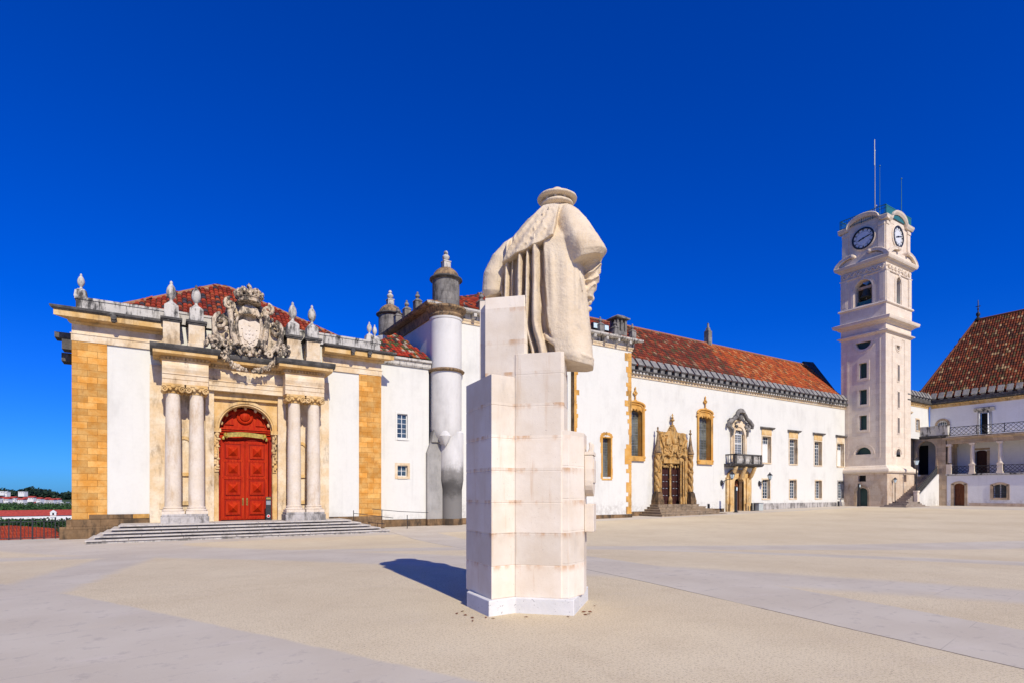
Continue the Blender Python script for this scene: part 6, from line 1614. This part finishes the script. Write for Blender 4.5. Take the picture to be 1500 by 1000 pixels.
    m = MB(Wu); m.lathe((-28.6, .35, 0), [(.24, 3.9), (.24, 5), (.18, 5.1), (.16, 7.2), (.26, 7.4), (.26, 7.7)], 16); m.build('inner_column', 'tan', root)
    # lattice railings
    def lattice(fr, lo, hi, z0, z1, d):
        m = MB(fr); m.box(lo, hi, d-.035, d+.035, z1-.06, z1); m.box(lo, hi, d-.02, d+.02, z0, z0+.05)
        h = z1-z0-.1; n = max(1, round((hi-lo)/(h*.5))); p = (hi-lo)/n
        for k in range(n):
            x = lo+p*k
            for q in (0, 1):
                za, zb = z0+.05+h*.5*q, z0+.05+h*.5*(q+1)
                m.tube([(x, d, za), (x+p, d, zb)], .022, 4); m.tube([(x, d, zb), (x+p, d, za)], .022, 4)
        k = lo
        while k < hi+.01: m.box(k-.03, k+.03, d-.03, d+.03, z0, z1+.03); k += 2.55
        m.build('railing', 'iron', root)
    lattice(Wn, -28.3, S1, 8.5, 9.5, .12)
    for k in range(7):
        a = -(26.2-2.55*k); lattice(Wn, a+.3, a+2.25, 3.95, 4.85, -.12)
    lattice(Wn, -28.2, -26.5, 3.95, 4.85, -.12)
    # upper doors, windows
    for c in (-25.825, -19.175):
        m = MB(Wu); m.box(c-.68, c-.42, -.02, .07, 8.4, 11.35); m.box(c+.42, c+.68, -.02, .07, 8.4, 11.35); m.box(c-.42, c+.42, -.02, .07, 11.15, 11.35); m.prof([(0, 11.35), (.1, 11.4), (.3, 11.62), (.34, 11.75), (0, 11.85)], c-.98, c+.98); m.reveal(c-.425, c+.425, 8.65, 11.15, .06, .4); o = m.build('balcony_door', 'weather', root)
        MB(Wu).quad((c-.43, -.4, 8.6), (c+.43, -.4, 8.6), (c+.43, -.4, 11.15), (c-.43, -.4, 11.15)).build('door_recess', 'dark', o)
        for sx in (-1, 1):
            g = MB(Wu); x = c+sx*.42
            g.box(x-.03, x+.03, -.02, .42, 8.65, 11.1) if sx > 0 else g.box(x-.03, x+.03, -.02, .42, 8.65, 11.1)
            g.build('shutter', 'white', o)
    g = (-30.55, -29.5, 8.8, 10.15)
    m = MB(Wu); m.box(g[0]-.25, g[0], -.02, .07, 8.5, 10.2); m.box(g[1], g[1]+.25, -.02, .07, 8.5, 10.2)
    m.arc((-30.025, 10.15), .53, .8, -.02, .07, n=16); m.reveal(*g, .06, .3, False); o = m.build('window', 'tan', root)
    MB(Wu).quad((g[0], -.28, g[2]), (g[1], -.28, g[2]), (g[1], -.28, 10.7), (g[0], -.28, 10.7)).build('pane', 'glass', o)
    m = MB(Wu)
    for k in range(1, 5): x = g[0]+(g[1]-g[0])*k/5; m.box(x-.018, x+.018, -.27, -.24, g[2], 10.6)
    for k in range(1, 7): z = g[2]+k*.28; m.box(g[0], g[1], -.27, -.235, z-.018, z+.018)
    m.build('glazing_bars', 'white', o)
    # eaves
    def eaves(fr, lo, hi, n):
        m = MB(fr); m.prof([(-.6, 12.3), (.05, 12.3), (.06, 12.5), (.2, 12.66), (.26, 12.72), (-.6, 12.75)], lo, hi); m.build('eaves_moulding', 'yellow' if False else 'limeyellow', root)
        d = MB(fr); k = int((hi-lo)/.45)
        for i in range(k): x = lo+.45*i+.1; d.box(x, x+.22, .05, .2, 12.5, 12.64)
        d.build('dentils', 'limeyellow', root)
        m = MB(fr); m.prof([(-.6, 12.75), (.45, 12.78), (.5, 12.92), (.34, 13.0), (.34, 13.3), (-.6, 13.35)], lo, hi); m.build('gutter', 'darkstone', root)
        L = (hi-lo)/n
        for i in range(n):
            x = lo+L*i; b = MB(fr)
            b.box(x+.16, x+L-.30, -.2, .36, 13.3, 13.7)
            j = random.Random(i+90).uniform(-.02, .02); p, q = x+.05+j, x+L-.22+j; P = [(p, .52, 13.5), (q, .52, 13.5), (q, .12, 14.22), (p, .12, 14.22), (p, .40, 13.42), (q, .40, 13.42), (q, .0, 14.14), (p, .0, 14.14)]
            b.add(P, [(0, 1, 2, 3), (7, 6, 5, 4), (0, 4, 5, 1), (1, 5, 6, 2), (2, 6, 7, 3), (3, 7, 4, 0)]); b.build('merlon', 'merlon', root)
    eaves(Wu, -31.2, S1, 28)
    sw = (76.2, 77.0, 9.4, 10.75); sw2 = (78.9, 79.8, 9.4, 10.75)
    m = MB(FF); m.wall(75.5, 82.6, 8.35, 13.2, [sw, sw2]); m.build('end_wall', 'plaster', root)
    eaves(FF, 75.6, 82.4, 8)
    window(root, FF, *sw, fw=.15, rec=.2, cols=2, rows=4, frame='lime'); window(root, FF, *sw2, fw=.15, rec=.2, cols=2, rows=4, frame='lime')
    m = MB(FF); m.prof([(0, 11.3), (.2, 11.4), (.25, 11.55), (0, 11.6)], 76.0, 77.6); m.build('hood', 'lime', root)
    # roof
    r = MB(); ez = 13.2
    tile_roof(r, (82.4, 33.3, ez), (82.4, 6, ez), (89.6, 6, 23.9), (89.6, 28.9, 23.9), 'olive', .27, .42, 41)
    tile_roof(r, (97, 33.3, ez), (82.4, 33.3, ez), (89.6, 28.9, 23.9), (89.9, 28.9, 23.9), 'olive', .5, .9, 42)
    tile_roof(r, (97, 6, ez), (97, 31.6, ez), (89.9, 28.9, 23.9), (89.9, 6, 23.9), 'olive', .6, 1.0, 43)
    tile_roof(r, (75.8, 31.5, 13.25), (82.3, 31.5, 13.25), (82.3, 34.5, 15.0), (75.8, 34.5, 15.0), 'brown', .34, .52, 44)
    roof = r.build('roof', 'tile', root)
    m = MB(); m.tube([(82.4, 33.3, ez+.05), (89.6, 28.9, 24.0), (89.6, 6, 24.0)], .17, 8, (.17, .06, .03)); m.build('ridge_tiles', 'tile', roof)
    m = MB(); m.lathe((89.6, 28.7, 23.9), [(.32, 0), (.36, .2), (.2, .35), (.12, .5), (.24, .75), (.2, 1.0), (.07, 1.1), (.05, 2.6), (0, 2.7)], 12); m.box(89.56, 89.64, 28.45, 28.95, 25.7, 25.78); m.ball((89.6, 28.7, 25.4), (.12,)*3, 8, 5); m.build('roof_finial', 'iron', roof)
    # arched bay over the stair head
    bay = MB(Wn); a0, a1 = -31.78, -29.78
    bay.wall(-33.4, -28.65, -.2, 8.45, [(a0, a1, 3.75, 8.05)], .02); bay.spandrel(a0, a1, 7.05, 8.05, .02, .6, 18, 1.0); bay.reveal(a0, a1, 3.75, 7.05, .02, .6, False)
    bay.arc(((a0+a1)/2, 7.05), 1.0, 1.2, .02, .07, n=20); bay.box(a1, a1+.2, .02, .07, 3.75, 7.05); bay.box(a0-.2, a0, .02, .07, 3.75, 7.05)
    bay.box(-28.75, -28.65, -2.6, .02, 3.9, 8.45)
    bo = bay.build('stair_bay', 'tan', root)
    m = MB(Wn); m.prof([(-.3, 8.3), (.05, 8.3), (.12, 8.36), (.25, 8.5), (.27, 8.62), (-.3, 8.66)], -33.4, -28.55); m.build('bay_cornice', 'darkstone', bo)
    m = MB(Wn); m.box(-33.4, -28.6, -.3, .1, 8.66, 9.72); m.box(-29.0, -28.55, -.5, .16, 8.66, 9.8); m.box(-33.4, -28.55, -.34, .14, 9.72, 9.82); m.build('bay_parapet', 'weather', bo)
    m = MB(); m.box(80.02, 82.7, 33.3, 33.45, 3.9, 8.4); m.box(80.02, 82.6, 28.7, 33.3, 8.2, 8.33); m.box(82.6, 82.75, 31.4, 33.3, 3.9, 8.3); m.box(80.0, 82.6, 31.4, 33.3, 3.7, 3.9); m.build('bay_inner_wall', 'plaster_shade_lift', bo)
    m = MB(Wu); m.box(-33.25, -31.55, .012, .06, 3.9, 7.7); m.build('bay_door', 'dark', bo)
    # ---- stair
    st = thing('stone_staircase', 'open stone staircase climbing beside the tower to an arched doorway', 'staircase', (74, 30, .12))
    m = MB(); n = 19
    for i in range(n):
        u = 71.9+8.05*i/n; z = .62+(3.9-.62)*(i+1)/n; m.box(u, 79.95+.001*i, 29.62, 31.0-.27, z-.22, z)
    for i, (a, b, c) in enumerate(((68.2, 28.1, .12), (69.2, 28.55, .26), (70.3, 28.9, .42), (71.2, 29.1, .60))):
        m.box(a, 73.9+.05*i, b, 30.73, -.2, c+.06)
    m.build('steps', 'steptower', st, bevel=.012)
    m = MB(facing(29.45)); m.prism([(73.7, -.2), (80.0, -.2), (80.0, 3.95), (79.4, 3.75), (74.1, 1.05), (73.7, 1.05)], -.22, 0); m.build('side_wall', 'plaster_old', st)
    m = MB(facing(29.45)); q = [(74.1, 1.15), (79.8, 4.05)]
    m.tube([(q[0][0], -.1, q[0][1]+.85), (q[1][0], -.1, q[1][1]+.85)], .045, 6); m.tube([(q[0][0], -.1, q[0][1]+.05), (q[1][0], -.1, q[1][1]+.05)], .035, 6); m.build('handrail', 'iron', st)
    b = MB(facing(29.45))
    for k in range(34):
        t = k/33; x = q[0][0]+(q[1][0]-q[0][0])*t; z = q[0][1]+(q[1][1]-q[0][1])*t; b.tube([(x, -.1, z-.1), (x, -.1, z+.85)], .028, 5)
    for k in range(17):
        t = (k+.5)/17; x = q[0][0]+(q[1][0]-q[0][0])*t; z = q[0][1]+(q[1][1]-q[0][1])*t; b.tube([(x-.15, -.1, z+.05), (x+.15, -.1, z+.8)], .022, 4); b.tube([(x+.15, -.1, z+.1), (x-.15, -.1, z+.75)], .022, 4)
    b.build('balusters', 'iron', st)
    m = MB(); m.box(73.45, 74.05, 29.1, 29.6, .4, .6); m.box(73.5, 74.0, 29.15, 29.55, .6, 1.75); m.box(73.45, 74.05, 29.1, 29.6, 1.75, 1.92); m.build('pedestal', 'tower', st, bevel=.015)
    # ---- lamps by the stair
    t = thing('lamp_post', 'iron lamp post with a lantern on the stair pedestal', 'lamp post', (73.75, 29.35, 1.92))
    m = MB(); m.lathe((73.75, 29.35, 1.92), [(.2, 0), (.2, .08), (.1, .16), (.085, .6), (.065, .7), (.06, 2.6), (.09, 2.65), (.05, 2.7), (.05, 2.95)], 10); m.tube([(73.45, 29.35, 4.55), (74.05, 29.35, 4.55)], .025, 5); m.build('post', 'iron', t)
    m = MB(); m.lathe((73.75, 29.35, 4.9), [(.13, 0), (.26, .5), (.22, .52)], 6); m.build('lamp_glass', 'lens', t)
    m = MB(); m.lathe((73.75, 29.35, 5.4), [(.3, 0), (.2, .12), (.08, .26), (.1, .3), (.04, .36), (0, .44)], 6); m.build('lamp_cap', 'iron', t)
    t = thing('tower_lamp', 'thin iron lamp with a small lantern in front of the sunlit tower base', 'lamp post', (71.15, 30.3, .5))
    m = MB(); m.tube([(71.15, 30.45, .3), (71.15, 30.45, 2.85)], .04, 7); m.build('post', 'iron', t)
    m = MB(); m.lathe((71.15, 30.45, 2.85), [(.08, 0), (.2, .35), (.17, .37)], 6); m.build('lamp_glass', 'lens', t)
    m = MB(); m.lathe((71.15, 30.45, 3.2), [(.24, 0), (.14, .12), (.05, .2), (0, .3)], 6); m.build('lamp_cap', 'iron', t)
    m = MB(); m.tube([(79.9, 32.1, 3.9), (79.85, 32.05, 8.3)], .06, 7); m.build('downpipe', 'iron', root)
build_gallery()
# ------------------------------------------------------------------ beyond the terrace: fence, trees, convent, hillside
def build_beyond():
    f = thing('iron_fence', 'low black iron fence along the edge of the terrace', 'fence', (-8, 34.3, -.58))
    y = 34.3
    for k in range(22):
        x = -3.85-.42*k; m = MB(); t = .028 if k % 3 == 0 else .02
        m.box(x-t, x+t, y-t, y+t, -.6, .36); m.ball((x, y, .40), (.035, .035, .06), 6, 4); m.build('post', 'iron', f)
    b = MB()
    for k in range(64): x = -3.85-.14*k; b.box(x-.009, x+.009, y-.009, y+.009, -.5, .3)
    o = b.build('bars', 'iron', f); o['kind'] = 'stuff'
    m = MB(); m.box(-13, -3.75, y-.02, y+.02, .26, .30); m.box(-13, -3.75, y-.015, y+.015, -.5, -.47); m.build('rail', 'iron', f)
    def at(x, y_, D):
        r = (x-750)/815; sa, ca = math.sin(YAW), math.cos(YAW); D = D/math.hypot(1, r)
        return Vector((D*(ca+r*sa), D*(sa-r*ca), 1.6+(722-y_)/815*D))
    # orange roofed house just below the terrace
    h = thing('low_house', 'house below the terrace with only its orange tiled roof in view', 'house', tuple(at(20, 800, 52)))
    A, B_, C, D_ = at(-60, 808, 46), at(86, 791, 52), at(78, 786.5, 60), at(-30, 774, 60)
    r = MB(); c1 = [(.50, .10, .03), (.55, .13, .04), (.44, .07, .025)]
    TILES['terracotta'] = [((.50, .07, .02), 4), ((.44, .055, .018), 3), ((.55, .10, .03), 2), ((.3, .04, .015), .8)]
    tile_roof(r, A, B_, C, D_, 'terracotta', .24, .42, 51); r.build('roof', 'tile', h)
    m = MB(); lo = [Vector((p.x, p.y, p.z-.15)) for p in (A, B_, C, D_)]; dn = [Vector((p.x, p.y, -12.5)) for p in (A, B_, C, D_)]
    m.add(lo+dn, [(0, 1, 5, 4), (1, 2, 6, 5), (2, 3, 7, 6), (3, 0, 4, 7)]); m.build('wall', 'farwall', h)
    # trees under the terrace
    cols = [(.022, .055, .014), (.03, .075, .018), (.045, .095, .022), (.016, .04, .012), (.06, .10, .03)]
    rnd = random.Random(77); no = 0
    spots = [(3, 775, 150, 3.4), (22, 774, 170, 3.6), (40, 775, 150, 3.3), (62, 774, 160, 3.4), (85, 773, 120, 3.4), (101, 772, 110, 3.4), (116, 775, 130, 3.4), (-14, 776, 150, 3.4), (12, 783, 110, 3.4), (34, 783, 115, 3.4), (54, 784, 105, 3.4), (74, 783, 100, 3.2), (96, 785, 95, 3.6), (90, 780, 90, 2.8)]
    desc = ['dense dark tree below the fence at the picture edge', 'broad dark tree below the fence over the orange roof', 'leafy tree below the middle of the fence', 'tall leafy tree under the small gabled turret of the convent', 'leafy tree near the corner pier of the library', 'dark tree right behind the library corner pier']
    for i, (px, py, D, rad) in enumerate(spots):
        c = at(px, py, D); g = -13.5
        t = thing('leafy_tree', desc[i] if i < 6 else 'one of the dark leafy trees massed below the fence', 'tree', (c.x, c.y, g), 'trees below the terrace')
        m = MB(); m.tube([(c.x, c.y, g-4), (c.x+.2, c.y, (g+c.z)/2), (c.x, c.y, c.z)], [.4, .3, .16], 7)
        for k in range(4):
            a = rnd.uniform(0, 6.28); m.tube([(c.x, c.y, c.z-rad*.35), (c.x+rad*.4*math.cos(a), c.y+rad*.4*math.sin(a), c.z+rad*.1)], [.16, .06], 5)
        m.build('trunk', 'bark', t)
        m = MB()
        for k in range(9):
            q = (c.x+rnd.gauss(0, rad*.36), c.y+rnd.gauss(0, rad*.36), c.z-rad*.28+rnd.uniform(-.45, .3)*rad*.8); leafy(m, q, rad*rnd.uniform(.25, .42), 240, rad*.065, rnd, cols, .85)
        m.build('crown', 'leaf', t)
    # long convent
    P0, P1 = at(-40, 754.5, 480), at(140, 754.5, 470)
    e = (P1-P0); e.z = 0; L = e.length; e.normalize(); nrm = Vector((e.y, -e.x, 0))
    if nrm.dot(Vector((P0.x, P0.y, 0))) > 0: nrm = -nrm
    K = Fr((P0.x, P0.y), (e.x, e.y), (nrm.x, nrm.y)); zt = (P0.z+P1.z)/2; zb = zt-7.5
    cv = thing('convent', 'very long white building with a red roof in the valley beyond the fence', 'building', (P0.x, P0.y, zb))
    m = MB(K); m.box(0, L, -14, 0, zb-3, zt); m.build('wall', 'farwall', cv)
    m = MB(K); m.prof([(.6, zt), (-7, zt+3.6), (-14.6, zt)], -.5, L+.5); m.build('roof', 'farroof', cv)
    n = int(L/3.2); b = MB(K)
    for k in range(min(n, 44)):
        x = 1.6+3.2*k
        w = MB(K); w.box(x-.45, x+.45, -.05, .06, zt-3.4, zt-1.9); w.build('window', 'dark', cv)
    gx = (at(79, 750, 475)-P0).dot(e)
    m = MB(K); m.box(gx-1.6, gx+1.6, -1, .4, zt-1, zt+2.0); m.prism([(gx-1.9, zt+2), (gx+1.9, zt+2), (gx, zt+3.6)], -1, .5); g = m.build('gable', 'farwall', cv)
    m = MB(K); m.box(gx-.5, gx+.5, .35, .46, zt+.3, zt+1.7); m.build('window', 'dark', g)
    # wooded slopes
    m = MB()
    for k in range(420):
        px = rnd.uniform(-30, 125); D = rnd.choice((rnd.uniform(520, 700), rnd.uniform(700, 1000), rnd.uniform(620, 900)))
        y_ = 749-(D-520)/480*8+rnd.uniform(-1.2, 1.2); rr = rnd.uniform(2.5, 5); leafy(m, at(px, y_, D), rr, 46, rr*.42, rnd, cols[:4], .7)
    for k in range(260):
        px = rnd.uniform(-30, 125); D = rnd.uniform(330, 440); rr = rnd.uniform(1.8, 3.4); leafy(m, at(px, rnd.uniform(764.5, 770), D), rr, 40, rr*.42, rnd, cols[:4], .75)
    dk = [(.010, .025, .018), (.014, .034, .022), (.02, .042, .022)]
    for k in range(420):
        px = rnd.uniform(-30, 125); D = rnd.uniform(1420, 1600); top = 720.5+2.2*math.sin(px*.09)+(2.2 if px > 62 else 0)+(1.6 if px > 85 else 0); y_ = top+rnd.uniform(0, 6)
        rr = rnd.uniform(6, 13); leafy(m, at(px, y_, D), rr, 40, rr*.45, rnd, dk, .8)
    for k in range(160):
        px = rnd.uniform(-30, 125); D = rnd.uniform(1050, 1250); rr = rnd.uniform(3, 5); leafy(m, at(px, rnd.uniform(737, 742), D), rr, 40, rr*.42, rnd, cols[:4], .75)
    o = m.build('far_woods', 'leaf'); tag(o, 'dark woods covering the slopes and skyline across the valley', 'woods', kind='stuff')
    # tan fields between the trees
    for (xa, xb, ya, yb, D) in ((-8, 13, 743.2, 745.5, 800), (18, 42, 742.2, 745.0, 790), (45, 72, 742.8, 746, 780), (84, 94, 745.2, 746.8, 770)):
        f_ = MB(); P = [at(xa, yb, D-40), at(xb, yb, D-40), at(xb-1, ya, D+30), at(xa+1, ya, D+30)]
        f_.add(P+[p-Vector((0, 0, 3)) for p in P], [(0, 1, 2, 3), (4, 5, 6, 7), (0, 1, 5, 4), (1, 2, 6, 5), (2, 3, 7, 6), (3, 0, 4, 7)]); setting(f_.build('field', 'drygrass'))
    # houses on the hillside
    pos = [(-8, 729), (3, 729), (9, 730), (17, 728.5), (23, 730.5), (29, 731), (35, 729.5), (44, 728), (50, 730.5), (56, 730), (62, 731), (68, 730), (75, 731.5), (82, 731), (92, 735), (99, 736), (2, 719), (7, 720), (31, 719.5), (6, 735), (23, 735.5), (53, 736)]
    names = ['at the picture edge', 'second from the picture edge', 'tucked below the first pair', 'left end of the middle row', 'low in the middle row', 'wide one in the middle row', 'right end of the middle row', 'highest of the long row', 'set lower in the long row', 'middle of the long row', 'small one of the long row', 'narrow one of the long row', 'near the end of the long row', 'last of the long row', 'pale one below the woods, left of a pair', 'pale one next to the library pier', 'white block on the skyline at the picture edge', 'white block just right of the skyline pair', 'lone white block on the skyline', 'low one among the trees at the picture edge', 'low one among the trees under the middle row', 'low one among the trees under the long row']
    for i, (px, py) in enumerate(pos):
        D = 1240+rnd.uniform(-60, 60)
        if py < 722: D = 1395; w_ = 1
        c = at(px, py, D); w, d_, hh = rnd.uniform(7, 12), 8, rnd.uniform(4, 6)
        red = py > 724 and i not in (14, 15)
        t = thing('hillside_house', ('red roofed house on the far hill, ' if red else 'white house on the far hill, ')+names[i], 'house', (c.x, c.y, c.z-hh), 'white houses on the far hillside')
        ex = Vector((math.sin(YAW), -math.cos(YAW), 0)); K2 = Fr((c.x, c.y), (ex.x, ex.y), (-math.cos(YAW), -math.sin(YAW)))
        m = MB(K2); m.box(-w/2, w/2, -d_, 0, c.z-hh-3, c.z); m.build('wall', 'farwall', t)
        m = MB(K2)
        if red: m.prof([(.6, c.z), (-d_/2, c.z+2.6), (-d_-.6, c.z)], -w/2-.5, w/2+.5)
        else: m.box(-w/2-.3, w/2+.3, -d_-.3, .3, c.z, c.z+.5)
        m.build('roof', 'farroof' if red else 'farwall', t)
        m = MB(K2)
        for q in range(3):
            x = -w/2+w*(q+.5)/3; m.box(x-.6, x+.6, -.1, .06, c.z-2.6, c.z-1.1)
        m.build('window', 'dark', t)
build_beyond()
